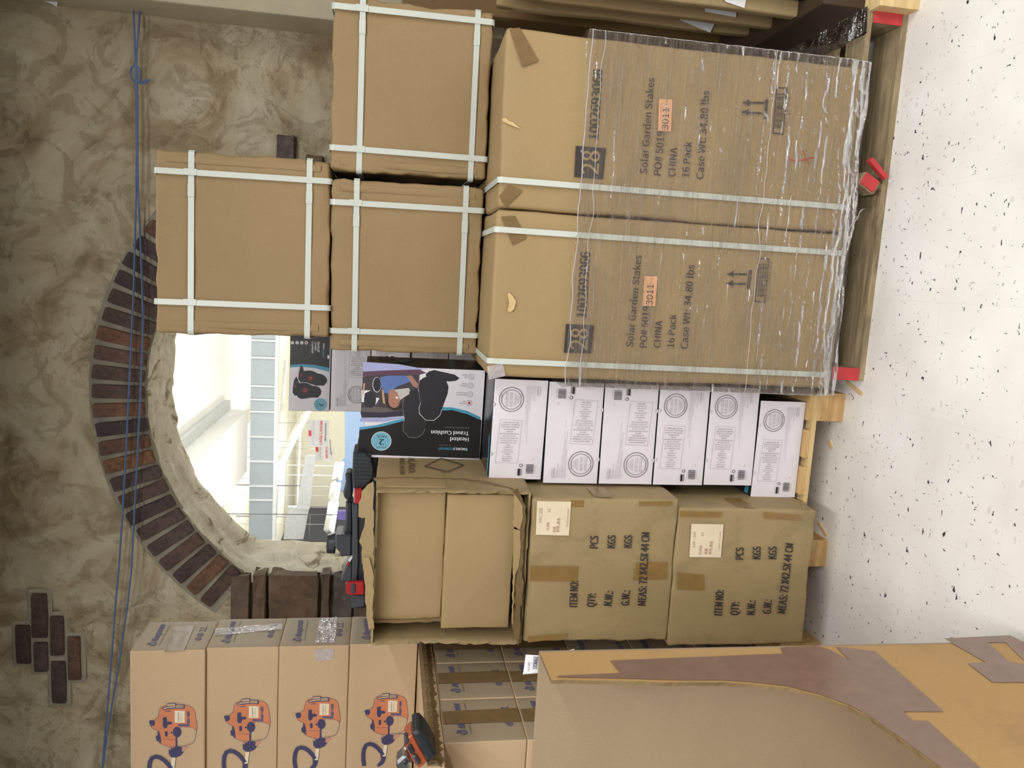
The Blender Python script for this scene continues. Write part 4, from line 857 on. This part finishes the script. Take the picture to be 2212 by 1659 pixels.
I1, di1 = inner(ZL((385, 1360), (392, 312), (944, 308), (922, 1352)), 2.125, 'upper plain inner carton inside the torn carton, glue flap at its left', 32)
I1.location.z = max(I1.location.z, I2.location.z+di2[2]+.0005)
px_slab('torn_flap', ZL((388, 290), (340, 318), (292, 368), (285, 420), (268, 500), (268, 562), (300, 578), (325, 575), (318, 640), (296, 690), (275, 760), (300, 800), (290, 870), (300, 920), (312, 1010), (322, 1100), (330, 1330), (345, 1410), (375, 1450), (388, 1440), (384, 1000)), 2.072, .004, K_C, C1, jag=.004)
px_slab('torn_flap', ZL((300, 880), (352, 880), (380, 1010), (384, 1120), (378, 1250), (385, 1420), (345, 1440), (330, 1330), (318, 1100), (304, 960)), 2.062, .004, K_CI, C1, jag=.004)
px_slab('corrugated_rim', ZL((1480, 380), (1512, 350), (1560, 450), (1572, 520), (1548, 800), (1538, 1000), (1556, 1100), (1530, 1300), (1526, 1480), (1512, 1575), (1488, 1500), (1466, 1420), (1498, 1250), (1492, 1100), (1505, 990), (1520, 940), (1528, 800), (1510, 680), (1524, 620), (1490, 560), (1502, 470)), 2.068, .02, K_EDGE, C1, jag=.006)
px_slab('torn_liner', ZL((1478, 380), (1545, 470), (1552, 560), (1530, 660), (1480, 640), (1462, 600), (1478, 580)), 2.066, .002, K_CI, C1, jag=.005)
px_slab('torn_liner', ZL((1476, 660), (1528, 668), (1532, 800), (1520, 940), (1490, 1010), (1478, 1200), (1472, 1400), (1462, 1400), (1470, 1000)), 2.066, .002, K_CI, C1, jag=.003)
px_slab('corrugated_rim', ZL((385, 1372), (640, 1368), (915, 1352), (918, 1378), (640, 1392), (388, 1390)), 2.12, .02, K_EDGE, C1, jag=.003)
px_slab('corrugated_rim', ZL((385, 270), (600, 262), (900, 268), (1100, 275), (1300, 305), (1450, 345), (1520, 378), (1480, 352), (1300, 320), (1100, 290), (900, 276), (600, 272), (400, 284)), 2.064, .012, K_EDGE, C1, jag=.003)
fr = Face(C1, (w1, CD, h1), 'right', .006); P = Print(fr)
P.line(ZL((785, 170), (910, 108), (1085, 162), (960, 214), (785, 170)), 1.5, INK); P.text('C/NO', z(700, 125), z(690, 125-55), 10, INK)
P.n += 1; P.text('C/NO:', z(655, 115), z(657, 225), 14, INK2, .01); P.text('MADE IN CHIN', z(588, 110), z(590, 232), 10, INK2, .01)
P.V, P.Fc, P.M = P.V, P.Fc, P.M; P.build()
# ================================================================== toolbox and power tool behind the torn carton
z = zm(690, 960, 4.608); ZL = lambda *a: [z(*p) for p in a]
TY = 2.42
a, b = aty(*z(340, 80), TY), aty(*z(320, 1640), TY); tb = empty('toolbox', ((a.x+b.x)/2, TY+.12, 1.4475)); tag(tb, 'black plastic toolbox with two red latches behind the torn carton', 'toolbox'); bpy.context.view_layer.update()
zt_ = aty(*z(335, 800), TY).z; x0, x1 = b.x, a.x
pbox('case_body', (x1-x0-.02, .24, zt_-.05-1.4475), ((x0+x1)/2, TY+.14, (zt_-.05+1.4475)/2), M_BP, tb, .008)
pbox('lid', (x1-x0, .26, .05), ((x0+x1)/2, TY+.13, zt_-.025), M_BP, tb, .008)
px_slab('lid_rim', ZL((325, 600), (385, 600), (380, 770), (385, 1160), (370, 1360), (325, 1360), (330, 800)), TY-.012, .03, M_BP2, tb, .002)
px_slab('lid_shoulder', ZL((335, 75), (455, 85), (505, 130), (540, 250), (530, 340), (430, 440), (335, 440), (325, 300)), TY-.02, .12, M_BP, tb, .004)
px_slab('lid_end', ZL((310, 1490), (400, 1500), (455, 1510), (450, 1615), (330, 1638), (315, 1560)), TY-.02, .1, M_BP2, tb, .004)
for q, w_ in ((ZL((345, 450), (425, 445), (415, 520), (430, 560), (400, 595), (348, 592)), 1), (ZL((262, 1380), (440, 1372), (448, 1500), (285, 1502), (262, 1470)), 2)):
    l_ = px_slab('latch', q, TY-.04, .02, M_REDP, tb, .003)
    if w_ == 2: c = px_slab('latch_bar', ZL((315, 1395), (355, 1395), (352, 1480), (312, 1482)), TY-.046, .01, M_BP2, None, .001); c.parent = l_; c.matrix_parent_inverse = wmat(l_).inverted()
for i in range(7): px_slab('rib', ZL((338, 130+i*38), (500, 140+i*36), (500, 146+i*36), (338, 136+i*38)), TY-.024, .006, M_BP2, tb, 0)
pt = empty('power_tool', (aty(*z(150, 1000), TY+.08).x, TY+.1, zt_)); tag(pt, 'black power tool with round nozzle lying on the toolbox', 'tool'); bpy.context.view_layer.update()
px_slab('grip', ZL((255, 285), (325, 285), (330, 500), (320, 560), (262, 555), (235, 500), (240, 450), (262, 400)), TY+.04, .07, M_BP, pt, .006)
px_slab('tool_body', ZL((262, 560), (330, 575), (330, 950), (245, 905), (262, 720)), TY+.05, .08, M_BP, pt, .006)
px_slab('nozzle_collar', ZL((155, 905), (240, 900), (325, 905), (325, 1110), (200, 1125), (195, 1060), (155, 1040)), TY+.03, .1, M_BP2, pt, .006)
c0, c1_ = aty(*z(75, 988), TY+.08), aty(*z(160, 975), TY+.08)
V, Fc = [], []
for i, (t, r_) in enumerate(((0, .026), (.05, .031), (.3, .033), (.9, .036), (1, .036))):
    p = c0.lerp(c1_, t)
    for k in range(20): an = 2*PI*k/20; V.append(p+Vector((math.cos(an)*r_, math.sin(an)*r_, 0)))
for i in range(4):
    for k in range(20): j = (k+1) % 20; Fc.append((i*20+k, i*20+j, i*20+20+j, i*20+20+k))
Fc.append(tuple(range(20))); o = link('nozzle', mesh('nozzle', V, Fc, M_BP, False)); o.parent = pt; o.matrix_parent_inverse = wmat(pt).inverted()
px_slab('sloped_guard', ZL((325, 1110), (325, 1365), (210, 1365), (230, 1290), (290, 1150)), TY+.01, .1, M_BP2, pt, .004)
px_slab('sticker', ZL((285, 1150), (325, 1105), (328, 1130), (285, 1200)), TY+.004, .004, M_WHITE, pt, 0); px_slab('sticker', ZL((272, 1190), (290, 1160), (300, 1180), (282, 1220)), TY+.002, .005, M_REDP, pt, 0)

# ================================================================== trimmer cartons on the left
HX, HD, HW, HH = -1.18, .2, .62, .2145
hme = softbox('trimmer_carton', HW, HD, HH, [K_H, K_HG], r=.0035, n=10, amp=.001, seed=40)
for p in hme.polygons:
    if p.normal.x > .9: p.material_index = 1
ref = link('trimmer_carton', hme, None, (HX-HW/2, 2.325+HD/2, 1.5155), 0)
ff, fs = Face(ref, (HW, HD, HH), 'front', .001), Face(ref, (HW, HD, HH), 'right', .001)
z = zm(600, 1480, 9.27); ZL = lambda *a: [z(*p) for p in a]
P = Print(ff, lift=.0006)
body = ZL((565, 340), (600, 315), (690, 285), (860, 270), (1010, 275), (1100, 295), (1170, 330), (1215, 400), (1225, 520), (1245, 620), (1250, 720), (1235, 790), (1215, 745), (1150, 715), (950, 695), (860, 900), (840, 1085), (720, 1082), (600, 1050), (560, 1020), (560, 930), (530, 800), (495, 765), (440, 745), (385, 705), (372, 680), (440, 580), (520, 515), (545, 400))
P.poly(body, M_OR); P.line(body, .7, BLUEGREY, True)
P.line(ZL((1235, 790), (1200, 950), (1150, 1020), (1080, 1050), (880, 1078)), .8, BLUEGREY)
for q in (((345, 600), (370, 575), (455, 575), (462, 640), (440, 680), (375, 682)), ((610, 520), (680, 510), (685, 595), (775, 600), (775, 650), (700, 655), (690, 700), (660, 730), (625, 720), (605, 680)), ((640, 790), (690, 780), (695, 860), (680, 885), (645, 882)), ((505, 775), (530, 790), (560, 900), (565, 1000), (545, 1025), (515, 975), (480, 970), (465, 880), (500, 860)),
          ((840, 900), (870, 900), (865, 1080), (835, 1085)), ((700, 1090), (760, 1120), (830, 1080), (930, 1085), (960, 1110), (950, 1160), (985, 1185), (930, 1250), (850, 1285), (760, 1285), (710, 1240))): P.poly(ZL(*q), BLUEINK)
P.ell(z(870, 800), 8.6, 11, BLUEINK); P.ell(z(768, 812), 1.8, 2, BLUEINK)
P.poly(ZL((595, 335), (690, 300), (690, 250), (855, 235), (865, 265), (1010, 265), (1030, 285), (1025, 345), (830, 345), (610, 372)), BLUEINK)
for q in (((612, 345), (690, 312), (850, 300), (850, 325), (700, 340), (618, 362)), ((690, 262), (845, 248), (848, 290), (700, 296)), ((862, 278), (1005, 278), (1005, 296), (862, 298)), ((862, 306), (1005, 306), (1005, 326), (862, 330))): P.poly(ZL(*q), K_H)
P.poly(ZL((835, 385), (1025, 390), (1018, 620), (830, 620)), M_LAB); P.text('Husqvarna', z(915, 600), z(915, 420), 2.6, BLUEINK, .02); P.line(ZL((955, 425), (955, 595)), .5, BLUEGREY)
for q in (((1065, 400), (1112, 400), (1112, 498), (1065, 498)), ((1065, 548), (1112, 548), (1112, 640), (1065, 640)), ((895, 645), (1110, 650), (1105, 688), (895, 682)), ((650, 395), (755, 382), (765, 400), (650, 405))): P.poly(ZL(*q), BLUEGREY)
P.ell(z(1085, 520), 1.5, 1.5, BLUEGREY); P.line(ZL((600, 930), (700, 942), (830, 938)), .5, BLUEGREY)
P.poly(ZL((950, 1120), (1000, 1075), (1050, 1080), (1055, 1110), (1000, 1140), (990, 1175), (950, 1172)), M_PINK); P.poly(ZL((700, 1090), (740, 1092), (745, 1145), (705, 1130)), M_PINK)
P.poly(ZL((745, 1290), (830, 1290), (800, 1525), (725, 1520)), M_LAB); P.line(ZL((755, 1285), (725, 1530)), .6, BLUEGREY); P.line(ZL((835, 1290), (800, 1525)), .6, BLUEGREY)
arc = [(355, 1720), (335, 1600), (330, 1500), (345, 1380), (385, 1300), (460, 1270), (540, 1290), (620, 1345), (690, 1420), (745, 1500)]
def outl(c, w_):
    L_, R_ = [], []
    for i, p in enumerate(c):
        q0, q1_ = c[max(i-1, 0)], c[min(i+1, len(c)-1)]; dx, dy = q1_[0]-q0[0], q1_[1]-q0[1]; l = math.hypot(dx, dy); L_.append((p[0]-dy/l*w_, p[1]+dx/l*w_)); R_.append((p[0]+dy/l*w_, p[1]-dx/l*w_))
    return L_+R_[::-1]
P.poly(ZL(*outl(arc, 40)), BLUEINK); P.poly(ZL((690, 1440), (725, 1530), (800, 1525), (790, 1600), (750, 1680), (640, 1740), (620, 1700), (700, 1600)), BLUEINK)
eng = P.build('engine_print'); eng_me = eng.data
z = zm(600, 1320, 11.64); ZL = lambda *a: [z(*p) for p in a]
P = Print(fs, lift=.0006)
P.text('Husqvarna', z(583, 668), z(628, 268), 13, BLUEGREY, .02); P.text('Outdoor Power Equipment', z(685, 765), z(762, 255), 3.6, BLUEGREY)
P.poly(ZL((362, 735), (402, 700), (570, 700), (590, 735), (570, 775), (455, 778), (450, 745), (400, 748), (362, 750)), BLUEGREY); P.poly(ZL((470, 720), (550, 718), (555, 755), (475, 762)), K_HG); P.text('H', z(548, 755), z(552, 725), 6, BLUEGREY, .03)
for c_ in ((1540, 607), (1552, 508)): P.ell(z(*c_), 6.6, 3.6, BLUEGREY, ring=2.0); P.ell(z(*c_), 2.6, 1.5, BLUEGREY)
P.line(ZL((1500, 345), (1640, 345)), 1.0, BLUEGREY); P.line(ZL((1500, 405), (1640, 405)), 1.0, BLUEGREY); P.line(ZL((1640, 315), (1630, 435)), 1.4, BLUEGREY); P.poly(ZL((1478, 345), (1520, 325), (1520, 365)), BLUEGREY); P.poly(ZL((1478, 405), (1520, 385), (1520, 425)), BLUEGREY)
sid = P.build('side_print'); sid_me = sid.data
bpy.data.objects.remove(eng); bpy.data.objects.remove(sid); bpy.data.objects.remove(ref)
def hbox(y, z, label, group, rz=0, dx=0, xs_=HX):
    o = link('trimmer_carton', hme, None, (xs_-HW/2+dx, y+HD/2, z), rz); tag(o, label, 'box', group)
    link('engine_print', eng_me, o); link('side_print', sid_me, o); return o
G1 = 'trimmer cartons in the upper stack'
ups = []
for i, (zz_, lab, rz) in enumerate(((1.9455+.0005, 'top trimmer carton of the upper stack, brown tape on its end', .01), (1.7305, 'second trimmer carton of the upper stack, shiny clear tape lengthwise on its end', .0), (1.5155, 'third trimmer carton of the upper stack, wide crinkled clear tape on its end', -.005), (1.3005, 'lowest trimmer carton of the upper stack, beside the torn carton', .0))):
    ups.append(hbox(2.325+(-.012 if i == 0 else .004*i), zz_, lab, G1, rz))
dimH = (HW, HD, HH)
patch(Face(ups[0], dimH, 'right', .001), [(355, 1409), (377, 1354), (421, 1351), (397.6, 1406)], M_BROWNTAPE, 'tape'); patch(Face(ups[1], dimH, 'right', .001), [(462.5, 1374), (465.7, 1358.5), (611, 1347), (609, 1360)], M_CLEAR, 'tape', amp=.003, cuts=24)
patch(Face(ups[2], dimH, 'right', .001), [(681, 1390), (692, 1336), (728, 1334), (723.6, 1389)], M_CLEAR, 'tape', amp=.003, cuts=24); patch(Face(ups[2], dimH, 'front', .001), [(678, 1402), (722, 1401), (720, 1424), (684, 1428)], M_CLEAR, 'tape', amp=.001)
rows_ = ['front row', 'second row', 'third row', 'fourth row']; lays = ['fifth layer', 'fourth layer', 'third layer', 'second layer', 'top layer']
ltop = 1.2525
for L_ in range(5):
    for r_ in range(4):
        o = hbox(1.80+r_*.203, ltop-HH-(4-L_)*(HH+.0015), 'trimmer carton in the lower stack, %s, %s' % (rows_[r_], lays[L_]), 'trimmer cartons in the lower stack', 0, 0, HX)
        if L_ >= 3: patch(Face(o, dimH, 'right', .001), [(0, 0)]*4, M_BROWNTAPE, 'tape', mapf=None) if False else None
        if L_ >= 3:
            f = Face(o, dimH, 'right', .001); P = Print(f, lift=.0012); P.tri([(-.02, .002), (.045, .002), (.04, .21), (-.02, .21)], M_BROWNTAPE); P.build('tape')
for o in [q for q in bpy.data.objects if q.name.startswith('wooden_pallet') and 'trimmer' in q.get('label', '')]: o.scale = (1, 1, (ltop-5*(HH+.0015)-.001)/.12)
# opened cardboard sheet laid over the lower stack
o = carton('cardboard_carton', 'crushed flat carton with torn right edge lying on the lower trimmer cartons', .60, .84, .043, (HX-.295, 1.70+.42, 1.2535), 0, K_H, r=.005, n=16, amp=.003, seed=77, crush=.004)
V, Fc = [], []; n_ = 160
for i in range(n_+1):
    y_ = 1.70+.84*i/n_; r0 = noise.noise(Vector((i*.35, 0, 4))); r1 = noise.noise(Vector((i*.9, 7, 4)))
    for k in range(5): V.append(Vector((HX+.009+.010*math.sin(k*1.1)+.004*noise.noise(Vector((i*.5, k*2, 0))), y_, 1.297-k*(.0085+.003*r0+.002*r1))))
for i in range(n_):
    for k in range(4): q = i*5+k; Fc.append((q, q+5, q+6, q+1))
te = link('torn_edge', mesh('torn_edge', V, Fc, K_EDGE, False), o); te.matrix_parent_inverse = wmat(o).inverted(); sm = te.modifiers.new('t', 'SOLIDIFY'); sm.thickness = .004
# real trimmer gearbox / battery head lying on it
z = zm(840, 1560, 16.76); ZL = lambda *a: [z(*p) for p in a]; GY = 1.695
th = empty('trimmer_engine', aty(905, 1630, GY+.03)); th.location.z = 1.275; tag(th, 'orange and black trimmer head with metal gearbox at the frame bottom', 'tool'); bpy.context.view_layer.update()
px_slab('black_cap', ZL((855, 430), (930, 370), (1095, 305), (1200, 385), (1420, 660), (1560, 900), (1695, 1180), (1690, 1270), (1500, 1480), (1400, 1430), (1150, 1010), (960, 640)), GY-.012, .085, M_BP, th, .006)
px_slab('orange_body', ZL((860, 440), (960, 640), (1150, 1010), (1400, 1430), (1230, 1600), (1100, 1700), (900, 1500), (640, 950), (560, 700), (700, 560)), GY, .06, M_ORP, th, .003)
px_slab('vent_window', ZL((660, 925), (790, 820), (940, 1075), (800, 1180)), GY-.006, .02, M_BP, th, .001); px_slab('switch', ZL((535, 680), (600, 600), (690, 640), (730, 740), (620, 860)), GY-.008, .03, M_BP2, th, .002)
px_slab('grip_pad', ZL((820, 1290), (960, 1190), (1170, 1530), (1060, 1620)), GY-.012, .03, M_BP2, th, .004)
px_slab('gearbox', ZL((590, 1040), (650, 1060), (780, 1280), (900, 1500), (760, 1540), (790, 1800), (320, 1800), (235, 1500), (560, 1210)), GY+.006, .045, M_METAL, th, .006)
px_slab('gearbox_bolt', ZL((520, 1480), (600, 1430), (690, 1450), (700, 1520), (620, 1560), (530, 1530)), GY, .02, M_BP, th, .001); px_slab('pin', ZL((550, 985), (600, 970), (640, 985), (600, 1025)), GY, .01, M_WHITE, th, .001)
px_slab('pull_cord', ZL((740, 470), (640, 430), (500, 418), (360, 440), (360, 452), (500, 432), (640, 446), (735, 490)), GY+.01, .002, M_BP2, th, 0)
# crumpled paper note behind the bin
z = zm(800, 1340, 4.424); q = [z(1490, 330), z(1980, 275), z(1985, 355), z(1610, 500), z(1445, 520)]
def paper(name, pts, Y, label, amp=.012, parent=None, dyf=0):
    p = [aty(x, y, Y) for x, y in pts]; V, Fc = [], []; n = 14
    for i in range(n+1):
        for j in range(n+1):
            u, v = i/n, j/n; w_ = p[0].lerp(p[1], u).lerp(p[3].lerp(p[2], u), v); w_ += noise.noise_vector(w_*14)*amp; w_.y += dyf*(u-.5)**2; V.append(w_)
    for i in range(n):
        for j in range(n): a = i*(n+1)+j; Fc.append((a, a+1, a+n+2, a+n+1))
    o = link(name, mesh(name, V, Fc, M_PAPER, True)); sm = o.modifiers.new('t', 'SOLIDIFY'); sm.thickness = .0006
    if parent: o.parent = parent; o.matrix_parent_inverse = wmat(parent).inverted()
    if label: tag(o, label, 'paper')
    return o
pn = paper('paper_note', [z(1455, 520), z(1480, 325), z(1610, 330), z(1610, 500)], 1.362, 'crumpled white plastic note with bold print above the big cardboard bin', .0025)
pn2 = paper('note_tail', [z(1600, 420), z(1608, 355), z(1955, 275), z(1985, 350)], 1.368, None, .003, pn)
class PF:
    pass
fN = PF(); fN.root = pn; fN.o = Vector((0, 1.356, 0)); fN.n = Vector((0, -1, 0)); fN.P = lambda s, t, l: Vector((s, 1.356-l, t)); fN.hit = lambda x, y: (aty(x, y, 1.356).x, aty(x, y, 1.356).z)
P = Print(fN); P.text('STORAGE', z(1592, 465), z(1600, 345), 9, BLUEINK, .02); P.text('KEEP AWAY', z(1520, 480), z(1525, 395), 4, BLUEGREY, .01); P.build('print')

# ================================================================== big open bin in front
DX, DY = -.705, 1.35
z = zm(1150, 1360, 2.083)
root = empty('cardboard_bin', (DX-.45, DY-.3, .0)); tag(root, 'big open cardboard bin with a cut down side and brown tape, lower left', 'box'); bpy.context.view_layer.update()
def px_panel_x(name, pts, X, th_, m, jag=0, parent=root):
    q = [atx(x, y, X) for x, y in pts]
    return q
cut = [z(80, 225), z(250, 228), z(450, 232), z(650, 238), z(850, 236), z(1000, 245), z(1150, 262), z(1300, 300), z(1420, 345), z(1520, 395), z(1640, 480), z(1830, 620), z(2000, 760)]
zt_ = aty(1165, 1425, DY).z
pc = [atx(x, y, DX) for x, y in cut]
outline = [Vector((DX, DY, 0.02)), Vector((DX, DY, zt_))] + [Vector((DX, p.y, min(p.z, zt_))) for p in pc]
last = outline[-1]; outline += [Vector((DX, last.y-.12, last.z-.05)), Vector((DX, last.y-.3, max(last.z-.1, .05))), Vector((DX, last.y-.3, .02))]
qq = []
for i, (a, b) in enumerate(zip(outline, outline[1:]+outline[:1])):
    k = max(1, int((b-a).length/.008)) if 1 < i < len(pc)+1 else 1
    for j in range(k): p = a.lerp(b, j/k); 
    for j in range(k):
        p = a.lerp(b, j/k)
        if k > 1: p = p+Vector((0, noise.noise(p*80)*.003, noise.noise(p*80+Vector((4, 4, 4)))*.003))
        qq.append(p)
bm = bmesh.new(); f = bm.faces.new([bm.verts.new(p) for p in qq]); ex = bmesh.ops.extrude_face_region(bm, geom=[f]); bmesh.ops.translate(bm, verts=[v for v in ex['geom'] if isinstance(v, bmesh.types.BMVert)], vec=(-.007, 0, 0))
bmesh.ops.triangulate(bm, faces=[f for f in bm.faces if len(f.verts) > 4])
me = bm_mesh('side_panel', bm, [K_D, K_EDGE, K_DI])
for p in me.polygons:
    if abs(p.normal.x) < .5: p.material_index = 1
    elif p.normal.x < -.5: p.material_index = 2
sp = link('side_panel', me); sp.parent = root; sp.matrix_parent_inverse = wmat(root).inverted()
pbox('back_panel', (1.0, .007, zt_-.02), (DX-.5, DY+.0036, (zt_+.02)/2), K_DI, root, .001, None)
pbox('left_panel', (.007, .75, zt_-.02), (DX-1.0, DY-.375, (zt_+.02)/2), K_D, root, .001)
pbox('base_panel', (1.0, .75, .007), (DX-.5, DY-.375, .0035+.0), K_D, root, .001)
fD = PF(); fD.root = sp
def _P(s, t, l): return Vector((DX+.0005+l, s, t))
fD.P = lambda s, t, l: sp.matrix_world.inverted() @ Vector((DX+.0005+l, s, t)); fD.hit = lambda x, y: (atx(x, y, DX).y, atx(x, y, DX).z)
bpy.context.view_layer.update()
inset = [(p.y+.0025, min(p.z, zt_)-.004) for p in pc]
def tape_poly(pts, name='tape'):
    P = Print(fD, lift=.0009); P.poly(pts, M_PURPTAPE); return P.build(name)
tape_poly([z(350, 142), z(1130, 110), z(1115, 85), z(1140, 80), z(1280, 75), z(1330, 90), z(1430, 142), z(1365, 80), z(1540, 100), z(1850, 372), z(1670, 372), z(1710, 413), z(1775, 413), z(2030, 640), z(1860, 640), z(1640, 478), z(1520, 392), z(1420, 340), z(1300, 296), z(1150, 258), z(1000, 240), z(850, 230), z(650, 230), z(450, 224), z(250, 220), z(110, 217), z(120, 210), z(395, 198)])
tape_poly([z(1850, 42), z(2150, 28), z(2212, 60), z(2212, 140), z(2180, 110), z(2130, 60), z(2050, 60), z(2140, 145), z(2212, 160), z(2330, 260), z(2200, 240), z(2070, 240), z(1960, 155), z(2040, 150)])
# ================================================================== rope across the wall
RY = 3.40
def rp(pts): 
    out = []
    for a, b in zip(pts, pts[1:]):
        for i in range(10): t = i/10; out.append(aty(a[0]*(1-t)+b[0]*t, a[1]*(1-t)+b[1]*t, RY))
    out.append(aty(*pts[-1], RY)); return out
rope = empty('blue_rope', aty(296, 300, RY)); tag(rope, 'doubled blue rope strung across the plaster wall with a knot', 'rope'); bpy.context.view_layer.update()
tube('strand', rp([(286, -60), (288, 20), (291, 90), (292.5, 140), (294, 220), (295, 330), (294, 420), (291.5, 520), (288, 640), (284, 720), (279, 830), (272, 980), (264, 1120), (257, 1220), (250, 1300), (241, 1420), (232, 1530), (224, 1620), (218, 1700)]), .0038, M_ROPE, 8, rope)
tube('strand', rp([(306, -60), (303, 20), (297, 90), (294, 140), (297, 220), (297, 330), (298.5, 420), (303, 520), (306, 600), (309, 690), (304, 830), (296, 1000), (288, 1150), (284, 1230), (275, 1310), (262, 1400), (246, 1500), (231, 1590), (222, 1660), (214, 1720)]), .0038, M_ROPE, 8, rope)
kn = [(292, 140), (284, 146), (282, 158), (286, 172), (294, 178), (302, 174), (303, 158), (300, 146), (292, 143)]
tube('knot', rp(kn), .004, M_ROPE, 8, rope); tube('tail', rp([(294, 176), (304, 181), (314, 180), (322, 174), (324, 170)]), .0034, M_ROPE, 8, rope); tube('tail', rp([(300, 177), (310, 176), (320, 172)]), .003, M_ROPE, 8, rope)
o = paper('paper_scrap', [(78, -12), (100, -20), (127, 4), (118, 17)], 3.38, 'torn white paper scrap high on the wall at the right', .03)

# ================================================================== far right: flat cartons on a black stand
FZ = zm(1140, 0, 2.572)
stand = empty('steel_stand', (1.0, 2.5, .12)); tag(stand, 'black steel display stand behind the wrapped cartons', 'stand'); bpy.context.view_layer.update()
def bar(name, A, B, t, parent=stand):
    A, B = Vector(A), Vector(B); d = B-A; o = pbox(name, (t, t, d.length), (0, 0, 0), M_BLKM, None, .002); o.rotation_mode = 'QUATERNION'; o.rotation_quaternion = d.to_track_quat('Z', 'Y'); o.location = (A+B)/2
    o.parent = parent; o.matrix_parent_inverse = wmat(parent).inverted(); return o
y1, y2 = 2.35, 3.0
e1 = aty(1938, 12, y1-.1); l1 = aty(1747, 97, y2)
xa = e1.x; xb = l1.x
bar('leg', (xa, y1-.1, .125), (xa, y1-.1, 1.0), .032); bar('leg', (xb, y2, max(l1.z, .13)), (xb, y2, 1.0), .025); bar('leg', (xa+.55, y1-.1, .125), (xa+.55, y1-.1, 1.0), .03)
for nm, a, Ya, b, Yb, t in (('rail', (1823, 4), 2.3, (1682, 84), 2.95, .024), ('rail', (1766, 0), 2.3, (1722, 24), 2.6, .02), ('cross_bar', (1790, -60), 2.42, (1790, 73), 2.42, .022), ('cross_bar', (1700, -60), 2.8, (1712, 60), 2.8, .02), ('cross_bar', (1735, -60), 2.95, (1747, 99), 2.95, .02)): bar(nm, aty(*a, Ya), aty(*b, Yb), t)
for k, (xe, yv, Y, lab) in enumerate(((1725, 35, 2.28, 'nearest flat carton standing on the steel stand, paper slip on its edge'), (1682, 61, 2.45, 'middle flat carton standing on the steel stand'), (1648, 80, 2.62, 'furthest flat carton standing on the steel stand, tilted paper slip'))):
    p = aty(xe, yv, Y); pt_ = aty(1150, [2, 22, 36][k], Y); hgt = pt_.z+.12-p.z
    o = carton('flat_carton', lab, .6, .035, hgt, (p.x+.3, Y+.0175, p.z), 0, K_B if k else K_C, 'flat cartons on the steel stand', r=.008, n=10, amp=.005, seed=50+k, crush=.002)  # rear two take a lighter board colour to offset the shade they stand in
    f = Face(o, (.6, .035, hgt), 'front', .006); qd = [[(1560, -2), (1612, -4), (1607, 18), (1568, 5)], [(1520, 12), (1590, 20), (1589, 38), (1523, 26)], [(1478, 39), (1546, 46), (1533, 71), (1467, 44)]][k]
    patch(f, qd, M_PAPER, 'paper_slip', .003, 5, .001)
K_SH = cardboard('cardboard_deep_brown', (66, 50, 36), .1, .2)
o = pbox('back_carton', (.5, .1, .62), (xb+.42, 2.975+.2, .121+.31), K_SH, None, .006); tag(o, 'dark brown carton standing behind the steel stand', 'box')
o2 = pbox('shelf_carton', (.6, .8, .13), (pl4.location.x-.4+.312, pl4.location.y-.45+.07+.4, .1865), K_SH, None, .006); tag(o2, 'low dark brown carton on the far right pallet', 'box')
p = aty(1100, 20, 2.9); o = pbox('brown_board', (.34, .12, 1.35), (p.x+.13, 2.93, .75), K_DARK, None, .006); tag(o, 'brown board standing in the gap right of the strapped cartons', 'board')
# loose splinters on the floor
for k, (x, y, an, l_) in enumerate(((1845, 838, 1.3, .09), (1776, 1142, 1.1, .06), (1793, 960, .9, .03))):
    p = atz(x, y, .003); o = pbox('wood_splinter', (l_, .011, .005), (p.x, p.y, .0027), W_PAL, None, .001); o.rotation_euler = (0, 0, an); tag(o, ['wood splinter on the floor left of the red ended pallet', 'pale wood chip by the block of the small pallet', 'tiny wood chip on the floor before the white boxes'][k], 'splinter', 'wood splinters on the floor')
